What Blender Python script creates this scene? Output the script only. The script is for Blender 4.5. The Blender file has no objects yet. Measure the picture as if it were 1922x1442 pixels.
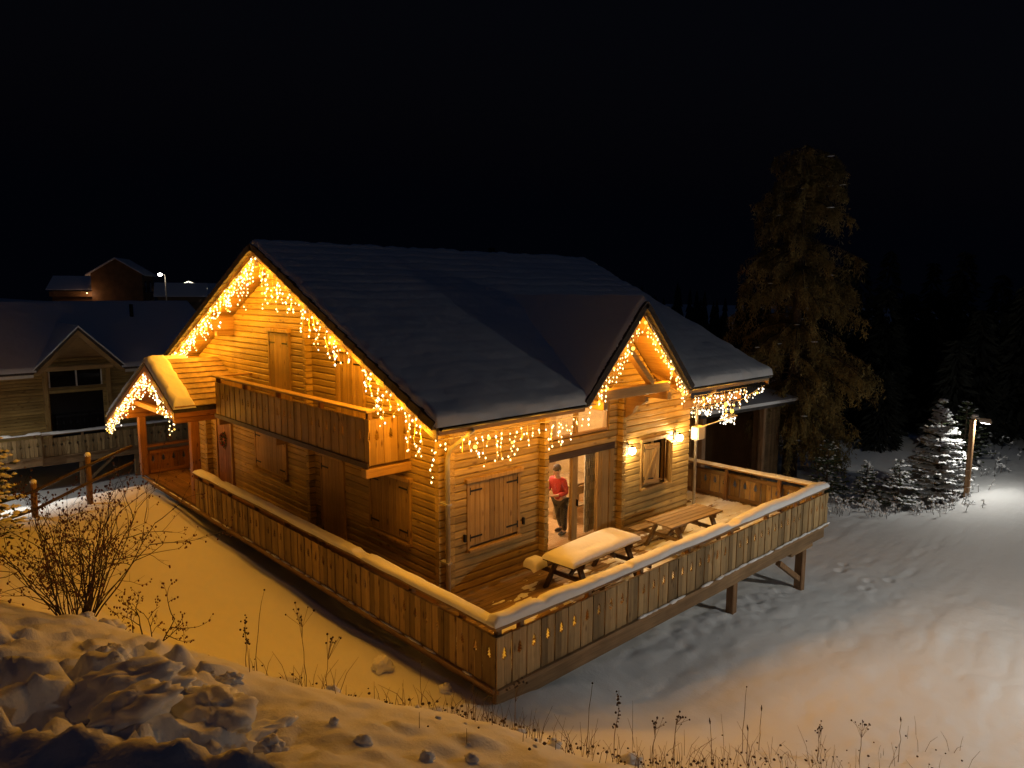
import bpy, math, random
import numpy as np
from mathutils import Vector, Matrix, noise as mnoise

SC = bpy.context.scene
COL = SC.collection
R = math.radians

# ------------------------------------------------------------------ camera
cam_data = bpy.data.cameras.new('camera')
cam_data.sensor_width = 36.0
cam_data.lens = 25.11
cam_data.clip_start = 0.1
cam_data.clip_end = 900
cam = bpy.data.objects.new('camera', cam_data)
COL.objects.link(cam)
CAM = Vector((-6.611, -7.311, 5.825))
yaw, pitch, roll = R(46.716), R(7.417), R(0.29)
F_ = Vector((math.cos(yaw) * math.cos(pitch), math.sin(yaw) * math.cos(pitch), -math.sin(pitch)))
R_ = Vector((math.sin(yaw), -math.cos(yaw), 0))
U_ = R_.cross(F_)
R2 = R_ * math.cos(roll) + U_ * math.sin(roll)
U2 = -R_ * math.sin(roll) + U_ * math.cos(roll)
cam.matrix_world = Matrix(((R2.x, U2.x, -F_.x, CAM.x), (R2.y, U2.y, -F_.y, CAM.y), (R2.z, U2.z, -F_.z, CAM.z), (0, 0, 0, 1)))
SC.camera = cam

# ------------------------------------------------------------------ night sky and moon
MOON_EL, MOON_AZ = R(38), R(205)
world = bpy.data.worlds.new('World')
SC.world = world
world.use_nodes = True
wn = world.node_tree
bg = wn.nodes['Background']
sky = wn.nodes.new('ShaderNodeTexSky')
sky.sky_type = 'NISHITA'
sky.sun_disc = False
sky.sun_elevation = R(-4)
sky.sun_rotation = R(200)
sky.altitude = 1200
wn.links.new(sky.outputs[0], bg.inputs[0])
bg.inputs[1].default_value = 0.05
bg2 = wn.nodes.new('ShaderNodeBackground'); bg2.inputs[0].default_value = (0.25, 0.4, 1.0, 1); bg2.inputs[1].default_value = 0.0016
addw = wn.nodes.new('ShaderNodeAddShader')
wn.links.new(bg.outputs[0], addw.inputs[0]); wn.links.new(bg2.outputs[0], addw.inputs[1])
wn.links.new(addw.outputs[0], wn.nodes['World Output'].inputs[0])

moon_data = bpy.data.lights.new('moon', 'SUN')
moon_data.energy = 0.02
moon_data.angle = R(3)
moon_data.color = (0.18, 0.4, 1.0)
moon = bpy.data.objects.new('moon', moon_data)
COL.objects.link(moon)
md = Vector((-0.25, -0.55, 0.75)).normalized()
moon.rotation_euler = md.to_track_quat('Z', 'Y').to_euler()

SC.view_settings.view_transform = 'Standard'
SC.view_settings.look = 'None'
SC.view_settings.exposure = 0
SC.view_settings.gamma = 1
SC.cycles.use_denoising = True
SC.cycles.max_bounces = 6
SC.cycles.diffuse_bounces = 3
SC.cycles.sample_clamp_indirect = 4
SC.cycles.use_light_tree = True

# ------------------------------------------------------------------ helpers
def WM(o):
    m = o.matrix_basis
    if o.parent:
        m = WM(o.parent) @ o.matrix_parent_inverse @ m
    return m

def par(c, p):
    c.parent = p
    c.matrix_parent_inverse = WM(p).inverted()

def tag(o, label=None, cat=None, group=None, kind=None):
    if label: o['label'] = label
    if cat: o['category'] = cat
    if group: o['group'] = group
    if kind: o['kind'] = kind
    return o

def thing(name, loc, label=None, cat=None, group=None, kind=None):
    o = bpy.data.objects.new(name, None)
    o.empty_display_size = 0.2
    o.location = loc
    COL.objects.link(o)
    return tag(o, label, cat, group, kind)

def inst(name, mesh, loc, parent=None, rot=(0, 0, 0), scale=(1, 1, 1)):
    o = bpy.data.objects.new(name, mesh)
    o.location = loc
    o.rotation_euler = rot
    o.scale = scale
    COL.objects.link(o)
    if parent: par(o, parent)
    return o

def copy_tree(o, parent=None):
    c = o.copy()
    COL.objects.link(c)
    if parent:
        c.parent = parent
        c.matrix_parent_inverse = o.matrix_parent_inverse.copy()
    for ch in list(o.children):
        copy_tree(ch, c)
    return c

class MB:
    def __init__(s, xf=None):
        s.v = []; s.f = []; s.xf = xf
    def add(s, vs, fs):
        n = len(s.v)
        if s.xf is not None:
            vs = [s.xf @ Vector(p) for p in vs]
        s.v += [tuple(p) for p in vs]
        s.f += [tuple(i + n for i in f) for f in fs]
        return s
    def box(s, x0, x1, y0, y1, z0, z1):
        v = [(x0, y0, z0), (x1, y0, z0), (x1, y1, z0), (x0, y1, z0), (x0, y0, z1), (x1, y0, z1), (x1, y1, z1), (x0, y1, z1)]
        return s.add(v, [(3, 2, 1, 0), (4, 5, 6, 7), (0, 1, 5, 4), (1, 2, 6, 5), (2, 3, 7, 6), (3, 0, 4, 7)])
    def cbox(s, x0, x1, y0, y1, z0, z1, c=0.012):
        # box with chamfered edges
        vs = []; 
        for (x, sx) in ((x0, 1), (x1, -1)):
            for (y, sy) in ((y0, 1), (y1, -1)):
                for (z, sz) in ((z0, 1), (z1, -1)):
                    vs += [(x, y + sy * c, z + sz * c), (x + sx * c, y, z + sz * c), (x + sx * c, y + sy * c, z)]
        def I(i, j, k, a): return ((i * 2 + j) * 2 + k) * 3 + a
        f = []
        for i in (0, 1):
            q = [I(i, 0, 0, 0), I(i, 1, 0, 0), I(i, 1, 1, 0), I(i, 0, 1, 0)]; f.append(q if i else q[::-1])
            q = [I(0, i, 0, 1), I(1, i, 0, 1), I(1, i, 1, 1), I(0, i, 1, 1)]; f.append(q[::-1] if i else q)
            q = [I(0, 0, i, 2), I(1, 0, i, 2), I(1, 1, i, 2), I(0, 1, i, 2)]; f.append(q if i else q[::-1])
        for i in (0, 1):
            for j in (0, 1):
                f.append([I(i, j, 0, 0), I(i, j, 1, 0), I(i, j, 1, 1), I(i, j, 0, 1)])
                f.append([I(i, 0, j, 0), I(i, 1, j, 0), I(i, 1, j, 2), I(i, 0, j, 2)])
                f.append([I(0, i, j, 1), I(1, i, j, 1), I(1, i, j, 2), I(0, i, j, 2)])
                for k in (0, 1):
                    f.append([I(i, j, k, 0), I(i, j, k, 1), I(i, j, k, 2)])
        return s.add(vs, f)
    def beam(s, p, q, w, h, up=(0, 0, 1)):
        p = Vector(p); q = Vector(q); d = (q - p).normalized()
        u = Vector(up)
        a = d.cross(u)
        if a.length < 1e-4: a = d.cross(Vector((1, 0, 0)))
        a.normalize(); b = a.cross(d).normalized()
        vs = []
        for c in (p, q):
            for i, j in ((-1, -1), (1, -1), (1, 1), (-1, 1)):
                vs.append(c + a * (i * w / 2) + b * (j * h / 2))
        return s.add(vs, [(3, 2, 1, 0), (4, 5, 6, 7), (0, 1, 5, 4), (1, 2, 6, 5), (2, 3, 7, 6), (3, 0, 4, 7)])
    def tube(s, pts, rad, n=6, cap=True):
        pts = [Vector(p) for p in pts]
        if not hasattr(rad, '__len__'): rad = [rad] * len(pts)
        vs = []; fs = []
        for i, p in enumerate(pts):
            d = (pts[min(i + 1, len(pts) - 1)] - pts[max(i - 1, 0)])
            if d.length < 1e-6: d = Vector((0, 0, 1))
            d.normalize()
            a = d.cross(Vector((0.13, 0.31, 0.94)) if abs(d.z) < 0.9 else Vector((1, 0.2, 0))).normalized()
            b = a.cross(d)
            for k in range(n):
                t = 2 * math.pi * k / n
                vs.append(p + (a * math.cos(t) + b * math.sin(t)) * rad[i])
        for i in range(len(pts) - 1):
            for k in range(n):
                k2 = (k + 1) % n
                fs.append((i * n + k, i * n + k2, (i + 1) * n + k2, (i + 1) * n + k))
        if cap:
            fs.append(tuple(range(n))[::-1]); fs.append(tuple((len(pts) - 1) * n + k for k in range(n)))
        return s.add(vs, fs)
    def prism(s, poly, off):
        # poly: list of 3D points, extruded by vector off
        n = len(poly); off = Vector(off)
        vs = [Vector(p) for p in poly] + [Vector(p) + off for p in poly]
        fs = [tuple(range(n))[::-1], tuple(range(n, 2 * n))]
        for i in range(n):
            j = (i + 1) % n
            fs.append((i, j, n + j, n + i))
        return s.add(vs, fs)
    def octa(s, c, r):
        x, y, z = c
        return s.add([(x + r, y, z), (x - r, y, z), (x, y + r, z), (x, y - r, z), (x, y, z + r * 1.3), (x, y, z - r * 1.3)],
                     [(0, 2, 4), (2, 1, 4), (1, 3, 4), (3, 0, 4), (2, 0, 5), (1, 2, 5), (3, 1, 5), (0, 3, 5)])
    def ball(s, c, r, nu=10, nv=7, sq=(1, 1, 1)):
        vs = [(c[0], c[1], c[2] - r * sq[2])]; fs = []
        for j in range(1, nv):
            t = math.pi * j / nv
            for i in range(nu):
                a = 2 * math.pi * i / nu
                vs.append((c[0] + r * sq[0] * math.sin(t) * math.cos(a), c[1] + r * sq[1] * math.sin(t) * math.sin(a), c[2] - r * sq[2] * math.cos(t)))
        vs.append((c[0], c[1], c[2] + r * sq[2])); L = len(vs) - 1
        for i in range(nu):
            i2 = (i + 1) % nu
            fs.append((0, 1 + i2, 1 + i))
            for j in range(nv - 2):
                a = 1 + j * nu
                fs.append((a + i, a + i2, a + nu + i2, a + nu + i))
            a = 1 + (nv - 2) * nu
            fs.append((a + i, a + i2, L))
        return s.add(vs, fs)
    def mesh(s, name, mat=None, smooth=False, origin=(0, 0, 0)):
        me = bpy.data.meshes.new(name)
        o = Vector(origin)
        me.from_pydata([(p[0] - o.x, p[1] - o.y, p[2] - o.z) for p in s.v], [], s.f)
        if mat: me.materials.append(mat)
        if smooth:
            me.polygons.foreach_set('use_smooth', [True] * len(me.polygons))
        me.update()
        return me
    def build(s, name, mat, parent=None, smooth=False, origin=None):
        if origin is None:
            a = np.array(s.v); lo, hi = a.min(0), a.max(0)
            origin = ((lo[0] + hi[0]) / 2, (lo[1] + hi[1]) / 2, lo[2])
        return inst(name, s.mesh(name, mat, smooth, origin), origin, parent)

def np_mesh(name, V, Fq, mat, smooth=False):
    me = bpy.data.meshes.new(name)
    V = np.asarray(V, np.float32); Fq = np.asarray(Fq, np.int32)
    k = Fq.shape[1]
    me.vertices.add(len(V)); me.vertices.foreach_set('co', V.ravel())
    me.loops.add(Fq.size); me.loops.foreach_set('vertex_index', Fq.ravel())
    me.polygons.add(len(Fq))
    me.polygons.foreach_set('loop_start', np.arange(0, Fq.size, k, dtype=np.int32))
    me.polygons.foreach_set('use_smooth', np.full(len(Fq), smooth))
    me.update(calc_edges=True)
    me.validate()
    if mat: me.materials.append(mat)
    return me

# vectorised value noise
def _hash(ix, iy, seed):
    h = (ix.astype(np.int64) * 374761393 + iy.astype(np.int64) * 668265263 + seed * 974634777) & 0xffffffff
    h = ((h ^ (h >> 13)) * 1274126177) & 0xffffffff
    h = h ^ (h >> 16)
    return (h & 0xffff) / 65535.0 * 2 - 1

def vnoise(x, y, seed=0):
    x = np.asarray(x, float); y = np.asarray(y, float)
    ix = np.floor(x); iy = np.floor(y); fx = x - ix; fy = y - iy
    fx = fx * fx * fx * (fx * (fx * 6 - 15) + 10); fy = fy * fy * fy * (fy * (fy * 6 - 15) + 10)
    a = _hash(ix, iy, seed); b = _hash(ix + 1, iy, seed); c = _hash(ix, iy + 1, seed); d = _hash(ix + 1, iy + 1, seed)
    return (a * (1 - fx) + b * fx) * (1 - fy) + (c * (1 - fx) + d * fx) * fy

def fbm(x, y, seed=0, oct=4, gain=0.5):
    s = 0; a = 1; t = 0
    for i in range(oct):
        s = s + a * vnoise(x * 2 ** i + i * 17.3, y * 2 ** i - i * 9.1, seed + i)
        t += a; a *= gain
    return s / t

def sstep(a, b, x):
    t = np.clip((x - a) / (b - a), 0, 1)
    return t * t * (3 - 2 * t)

# ------------------------------------------------------------------ materials
def new_mat(name):
    m = bpy.data.materials.new(name)
    m.use_nodes = True
    nt = m.node_tree
    return m, nt, nt.nodes['Principled BSDF']

def wood(name, light, dark, axis='x', rough=0.5, scale=1.0, var=0.35, bump=0.25, knots=True, weather=None):
    m, nt, b = new_mat(name)
    N = nt.nodes.new; L = nt.links.new
    tc = N('ShaderNodeTexCoord'); mp = N('ShaderNodeMapping'); oi = N('ShaderNodeObjectInfo')
    L(tc.outputs['Object'], mp.inputs['Vector'])
    st = {'x': (0.7, 14, 14), 'y': (14, 0.7, 14), 'z': (14, 14, 0.7)}[axis]
    mp.inputs['Scale'].default_value = [c * scale for c in st]
    vm = N('ShaderNodeVectorMath'); vm.operation = 'SCALE'; vm.inputs[0].default_value = (37, 91, 53)
    L(oi.outputs['Random'], vm.inputs['Scale'])
    L(vm.outputs[0], mp.inputs['Location'])
    n1 = N('ShaderNodeTexNoise'); n1.inputs['Scale'].default_value = 1.6; n1.inputs['Detail'].default_value = 5; n1.inputs['Roughness'].default_value = 0.65
    n1.inputs['Distortion'].default_value = 0.8
    L(mp.outputs[0], n1.inputs['Vector'])
    r1 = N('ShaderNodeValToRGB'); r1.color_ramp.elements[0].position = 0.3; r1.color_ramp.elements[1].position = 0.72
    r1.color_ramp.elements[0].color = (*dark, 1); r1.color_ramp.elements[1].color = (*light, 1)
    L(n1.outputs['Fac'], r1.inputs[0])
    last = r1.outputs[0]
    if knots:
        mk = N('ShaderNodeMapping'); L(tc.outputs['Object'], mk.inputs['Vector']); L(vm.outputs[0], mk.inputs['Location'])
        mk.inputs['Scale'].default_value = {'x': (2.2, 6, 6), 'y': (6, 2.2, 6), 'z': (6, 6, 2.2)}[axis]
        vo = N('ShaderNodeTexVoronoi'); vo.inputs['Scale'].default_value = 1.0
        L(mk.outputs[0], vo.inputs['Vector'])
        rk = N('ShaderNodeValToRGB'); rk.color_ramp.elements[0].position = 0.06; rk.color_ramp.elements[1].position = 0.2
        rk.color_ramp.elements[0].color = (0.3, 0.22, 0.16, 1); rk.color_ramp.elements[1].color = (1, 1, 1, 1)
        L(vo.outputs['Distance'], rk.inputs[0])
        mx = N('ShaderNodeMix'); mx.data_type = 'RGBA'; mx.blend_type = 'MULTIPLY'; mx.inputs[0].default_value = 0.85
        L(last, mx.inputs[6]); L(rk.outputs[0], mx.inputs[7]); last = mx.outputs[2]
    # blotchy wear
    n2 = N('ShaderNodeTexNoise'); n2.inputs['Scale'].default_value = 1.3; n2.inputs['Detail'].default_value = 3
    L(tc.outputs['Object'], n2.inputs['Vector'])
    mr = N('ShaderNodeMapRange'); mr.inputs[1].default_value = 0.3; mr.inputs[2].default_value = 0.7; mr.inputs[3].default_value = 0.7; mr.inputs[4].default_value = 1.12
    L(n2.outputs['Fac'], mr.inputs[0])
    mv = N('ShaderNodeMapRange'); mv.inputs[3].default_value = 1 - var; mv.inputs[4].default_value = 1 + var * 0.35
    L(oi.outputs['Random'], mv.inputs[0])
    mu = N('ShaderNodeMath'); mu.operation = 'MULTIPLY'; L(mr.outputs[0], mu.inputs[0]); L(mv.outputs[0], mu.inputs[1])
    hs = N('ShaderNodeHueSaturation'); L(last, hs.inputs['Color']); L(mu.outputs[0], hs.inputs['Value'])
    L(hs.outputs[0], b.inputs['Base Color'])
    b.inputs['Roughness'].default_value = rough
    b.inputs['Specular IOR Level'].default_value = 0.3
    bp = N('ShaderNodeBump'); bp.inputs['Strength'].default_value = bump; bp.inputs['Distance'].default_value = 0.01
    L(n1.outputs['Fac'], bp.inputs['Height']); L(bp.outputs[0], b.inputs['Normal'])
    return m

def plain(name, col, rough=0.5, metal=0.0, var=0.0, nscale=6, bump=0.0):
    m, nt, b = new_mat(name)
    N = nt.nodes.new; L = nt.links.new
    b.inputs['Roughness'].default_value = rough; b.inputs['Metallic'].default_value = metal
    b.inputs['Base Color'].default_value = (*col, 1)
    if var or bump:
        tc = N('ShaderNodeTexCoord'); n = N('ShaderNodeTexNoise'); n.inputs['Scale'].default_value = nscale; n.inputs['Detail'].default_value = 4
        L(tc.outputs['Object'], n.inputs['Vector'])
        if var:
            r = N('ShaderNodeValToRGB')
            r.color_ramp.elements[0].position = 0.3; r.color_ramp.elements[1].position = 0.7
            r.color_ramp.elements[0].color = (*[c * (1 - var) for c in col], 1); r.color_ramp.elements[1].color = (*[min(1, c * (1 + var)) for c in col], 1)
            L(n.outputs['Fac'], r.inputs[0]); L(r.outputs[0], b.inputs['Base Color'])
        if bump:
            bp = N('ShaderNodeBump'); bp.inputs['Strength'].default_value = bump; bp.inputs['Distance'].default_value = 0.02
            L(n.outputs['Fac'], bp.inputs['Height']); L(bp.outputs[0], b.inputs['Normal'])
    return m

def snow_mat(name, col=(0.84, 0.86, 0.9), s1=9.0, s2=60.0, k=0.35, dist=0.03):
    m, nt, b = new_mat(name)
    N = nt.nodes.new; L = nt.links.new
    b.inputs['Base Color'].default_value = (*col, 1); b.inputs['Roughness'].default_value = 0.75
    b.inputs['Specular IOR Level'].default_value = 0.25
    tc = N('ShaderNodeTexCoord')
    n1 = N('ShaderNodeTexNoise'); n1.inputs['Scale'].default_value = s1; n1.inputs['Detail'].default_value = 5
    n2 = N('ShaderNodeTexNoise'); n2.inputs['Scale'].default_value = s2; n2.inputs['Detail'].default_value = 2
    L(tc.outputs['Object'], n1.inputs['Vector']); L(tc.outputs['Object'], n2.inputs['Vector'])
    ad = N('ShaderNodeMath'); ad.operation = 'MULTIPLY_ADD'; ad.inputs[1].default_value = 0.25
    L(n2.outputs['Fac'], ad.inputs[0]); L(n1.outputs['Fac'], ad.inputs[2])
    bp = N('ShaderNodeBump'); bp.inputs['Strength'].default_value = k; bp.inputs['Distance'].default_value = dist
    L(ad.outputs[0], bp.inputs['Height']); L(bp.outputs[0], b.inputs['Normal'])
    return m

def emit(name, col, strength):
    m = bpy.data.materials.new(name); m.use_nodes = True
    nt = m.node_tree; nt.nodes.clear()
    o = nt.nodes.new('ShaderNodeOutputMaterial'); e = nt.nodes.new('ShaderNodeEmission')
    e.inputs[0].default_value = (*col, 1); e.inputs[1].default_value = strength
    nt.links.new(e.outputs[0], o.inputs[0])
    m.cycles.emission_sampling = 'NONE'
    return m

PL, PD = (0.63, 0.46, 0.18), (0.33, 0.22, 0.08)
M = {}
M['log_x'] = wood('pine_log_x', PL, PD, 'x')
M['log_y'] = wood('pine_log_y', PL, PD, 'y')
M['pine_z'] = wood('pine_vertical', (0.60, 0.41, 0.165), (0.36, 0.22, 0.08), 'z')
M['pine_x'] = wood('pine_beam_x', (0.58, 0.38, 0.16), (0.38, 0.22, 0.09), 'x', knots=False)
M['pine_y'] = wood('pine_beam_y', (0.58, 0.38, 0.16), (0.38, 0.22, 0.09), 'y', knots=False)
M['slat'] = wood('stained_slat', (0.54, 0.385, 0.19), (0.3, 0.2, 0.095), 'z', var=0.5, rough=0.7)
M['rail_x'] = wood('rail_x', (0.38, 0.25, 0.13), (0.22, 0.135, 0.07), 'x', rough=0.7, knots=False)
M['rail_y'] = wood('rail_y', (0.38, 0.25, 0.13), (0.22, 0.135, 0.07), 'y', rough=0.7, knots=False)
M['post'] = wood('post_wood', (0.40, 0.24, 0.12), (0.22, 0.12, 0.06), 'z', rough=0.7)
M['porch_z'] = wood('porch_post', (0.46, 0.22, 0.09), (0.26, 0.11, 0.04), 'z')
M['porch_x'] = wood('porch_beam', (0.46, 0.22, 0.09), (0.26, 0.11, 0.04), 'x')
M['deck_x'] = wood('deck_plank_x', (0.50, 0.35, 0.2), (0.3, 0.2, 0.11), 'x', var=0.45, rough=0.65)
M['deck_y'] = wood('deck_plank_y', (0.46, 0.26, 0.11), (0.27, 0.14, 0.06), 'y', var=0.45, rough=0.65)
M['dark_wood'] = wood('dark_wood', (0.10, 0.065, 0.045), (0.05, 0.03, 0.022), 'x', knots=False)
M['table'] = wood('table_wood', (0.42, 0.32, 0.2), (0.24, 0.17, 0.1), 'x', rough=0.7)
M['table_dark'] = wood('table_dark', (0.12, 0.08, 0.055), (0.06, 0.04, 0.03), 'x', rough=0.7)
M['tile'] = plain('roof_tile', (0.055, 0.045, 0.042), 0.8, var=0.4, nscale=9, bump=0.3)
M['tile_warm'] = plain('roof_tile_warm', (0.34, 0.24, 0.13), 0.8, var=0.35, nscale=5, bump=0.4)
M['soffit'] = wood('soffit_board', (0.56, 0.36, 0.15), (0.36, 0.21, 0.09), 'y', knots=False)
M['snow'] = snow_mat('snow')
M['snow_roof'] = snow_mat('roof_snow', s1=5, s2=40, k=0.3)
M['snow_ground'] = snow_mat('ground_snow', col=(0.82, 0.84, 0.88), s1=3.0, s2=34, k=0.45, dist=0.05)
M['iron'] = plain('black_iron', (0.02, 0.018, 0.016), 0.5, 0.6)
M['zinc'] = plain('zinc_pipe', (0.42, 0.4, 0.38), 0.45, 0.5, var=0.15)
M['white_paint'] = plain('white_paint', (0.7, 0.68, 0.62), 0.5, var=0.08)
M['cable'] = plain('clear_cable', (0.7, 0.62, 0.45), 0.4)
M['bulb'] = emit('warm_bulb', (1.0, 0.72, 0.3), 5.5)
M['bulb_white'] = emit('cool_bulb', (1.0, 0.9, 0.7), 4.0)
M['bulb_big'] = emit('bright_bulb', (1.0, 0.6, 0.08), 3.2)
M['lamp_glow'] = emit('lamp_glow', (1.0, 0.86, 0.52), 26.0)
_nt = M['lamp_glow'].node_tree      # frosted glass: the lamp inside shines through
_t = _nt.nodes.new('ShaderNodeBsdfTransparent'); _t.inputs[0].default_value = (.75, .75, .75, 1); _a = _nt.nodes.new('ShaderNodeAddShader')
_e = [n for n in _nt.nodes if n.type == 'EMISSION'][0]; _o = [n for n in _nt.nodes if n.type == 'OUTPUT_MATERIAL'][0]
_nt.links.new(_e.outputs[0], _a.inputs[0]); _nt.links.new(_t.outputs[0], _a.inputs[1]); _nt.links.new(_a.outputs[0], _o.inputs[0])
M['lamp_white'] = emit('lamp_white', (1.0, 0.97, 0.9), 20.0)
gm, gnt, gb = new_mat('window_glass')
gnt.nodes.remove(gb)
_tr = gnt.nodes.new('ShaderNodeBsdfTransparent'); _tr.inputs[0].default_value = (.93, .93, .92, 1)
_gl = gnt.nodes.new('ShaderNodeBsdfGlossy'); _gl.inputs['Roughness'].default_value = 0.02
_mx = gnt.nodes.new('ShaderNodeMixShader')
_mx.inputs[0].default_value = 0.05; gnt.links.new(_tr.outputs[0], _mx.inputs[1]); gnt.links.new(_gl.outputs[0], _mx.inputs[2])
gnt.links.new(_mx.outputs[0], gnt.nodes['Material Output'].inputs[0])
M['glass'] = gm
dm, dnt, db = new_mat('dark_glass')
db.inputs['Base Color'].default_value = (0.012, 0.012, 0.013, 1); db.inputs['Roughness'].default_value = 0.06
M['dark_glass'] = dm

STRING_COL = (1.0, 0.395, 0.018)
LAMP_COL = (1.0, 0.6, 0.22)
def point(name, loc, power, col, radius=0.06, parent=None):
    l = bpy.data.lights.new(name, 'POINT')
    l.energy = power; l.color = col; l.shadow_soft_size = radius
    o = bpy.data.objects.new(name, l)
    o.location = loc
    COL.objects.link(o)
    if parent: par(o, parent)
    return o

def strip(name, a, b, width, power, col, direction, parent=None):
    """a strip of light along a-b shining towards direction"""
    a = Vector(a); b = Vector(b); d = Vector(direction).normalized()
    l = bpy.data.lights.new(name, 'AREA'); l.shape = 'RECTANGLE'
    x = (b - a).normalized(); d = (d - x * d.dot(x)).normalized(); z = -d; y = z.cross(x).normalized()
    l.size = (b - a).length; l.size_y = width; l.energy = power; l.color = col
    o = bpy.data.objects.new(name, l)
    o.location = (a + b) / 2
    o.rotation_euler = Matrix((x, y, z)).transposed().to_euler()
    COL.objects.link(o)
    if parent: par(o, parent)
    return o

def spot(name, loc, aim, power, col, cone, blend=.7, radius=.06, parent=None):
    l = bpy.data.lights.new(name, 'SPOT')
    l.energy = power; l.color = col; l.shadow_soft_size = radius; l.spot_size = R(cone); l.spot_blend = blend
    o = bpy.data.objects.new(name, l)
    o.location = loc
    o.rotation_euler = (-(Vector(aim) - Vector(loc)).normalized()).to_track_quat('Z', 'Y').to_euler()
    COL.objects.link(o)
    if parent: par(o, parent)
    return o
# ------------------------------------------------------------------ ground
CP = np.array([
    (-6.6, -7.3, 4.2), (-9, -9, 5.0), (-8.5, -4, 4.2), (-9, 2, 3.6), (-9, 8, 2.6), (-8, -13, 5.0),
    (-5.3, 4.2, 1.6), (-4.1, 1.8, 1.55), (-3.5, .3, 1.5), (-2.7, -1.2, 1.4), (-1.75, -2.0, 1.1), (-0.7, -2.7, .55),
    (-6.3, -3.6, 3.45), (-4.7, -4.7, 3.05), (-3.3, -4.1, 2.2), (-2.65, -3.1, 1.75), (-1.0, -4.4, 1.3), (0.9, -3.5, 0.05), (-6.2, 1, 2.6), (-4.9, -1.8, 2.35),
    (-2.7, 3, -.2), (-1.9, 1.3, -.25), (-2.3, 6, -.35), (-3.7, 6.6, .15), (-4.8, 9.4, .1), (-6.5, 12, 0.6), (-4, 13, -.2),
    (-.5, 1, -.28), (-.5, 3, -.34), (-.5, 6, -.38), (-.5, 9, -.36), (-.5, 12, -.33), (-.4, 16.6, -.32), (-3.2, 17, -.6), (-1.2, 18.4, -.8), (0.05, -.1, -.24), (-.7, -.3, -.12),
    (1.5, -.15, -.48), (4, -.1, -.95), (7, 0, -1.25), (10.4, .2, -1.6), (2.2, -1.2, -.75), (5, -2, -1.15), (3.4, -3.5, -1.0), (6, -5.4, -1.35), (2.2, -6.0, .2), (-1.5, -8, 2.7), (4, -10, .2), (9, -9, -1.3),
    (2, 4, -.7), (8, 5, -1.3), (12, 5, -1.5), (5, 12, -.7), (5, 18, -1.0),
    (14, -3, -1.95), (18, -5, -2.15), (17, 1, -2.1), (23, 1, -2.3), (23.75, 0, -1.75), (24, 1.1, -2.3), (27, -1.2, -1.6), (30, -6, -2.0), (21.5, 4, -2.3), (24, 8, -2.3), (15, 9, -1.7), (19, 14, -1.8), (30, 2, -1.8), (33, 1, -1.4), (22, -12, -2.4), (12, -14, -1.6),
    (0, 24, -2.3), (4, 24, -2.4), (-6, 22, -1.5), (0, 30, -3.1), (6, 34, -2.6), (0, 42, -1.5), (12, 26, -2), (20, 24, -1.5),
    (10, 60, 2.0), (25, 60, 2.0), (-10, 55, 2), (60, 30, -2.5), (60, -20, -3), (40, 40, -1), (-30, 20, 5), (-30, -20, 9), (0, -35, 4), (40, -40, -4), (20, 90, 3), (90, 60, -3), (90, 0, -4), (-60, 60, 5),
], float)
def _phi(r2):
    return np.where(r2 > 1e-9, 0.5 * r2 * np.log(np.maximum(r2, 1e-9)), 0)
_n = len(CP)
_d2 = ((CP[:, None, :2] - CP[None, :, :2]) ** 2).sum(-1)
_A = np.zeros((_n + 3, _n + 3)); _A[:_n, :_n] = _phi(_d2) + np.eye(_n) * 0.15
_A[:_n, _n] = 1; _A[:_n, _n + 1:] = CP[:, :2]; _A[_n, :_n] = 1; _A[_n + 1:, :_n] = CP[:, :2].T
_w = np.linalg.solve(_A, np.concatenate([CP[:, 2], np.zeros(3)]))

def segd(x, y, a, b):
    ax, ay = a; bx, by = b
    t = np.clip(((x - ax) * (bx - ax) + (y - ay) * (by - ay)) / ((bx - ax) ** 2 + (by - ay) ** 2), 0, 1)
    return np.hypot(x - ax - t * (bx - ax), y - ay - t * (by - ay)), t

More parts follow.
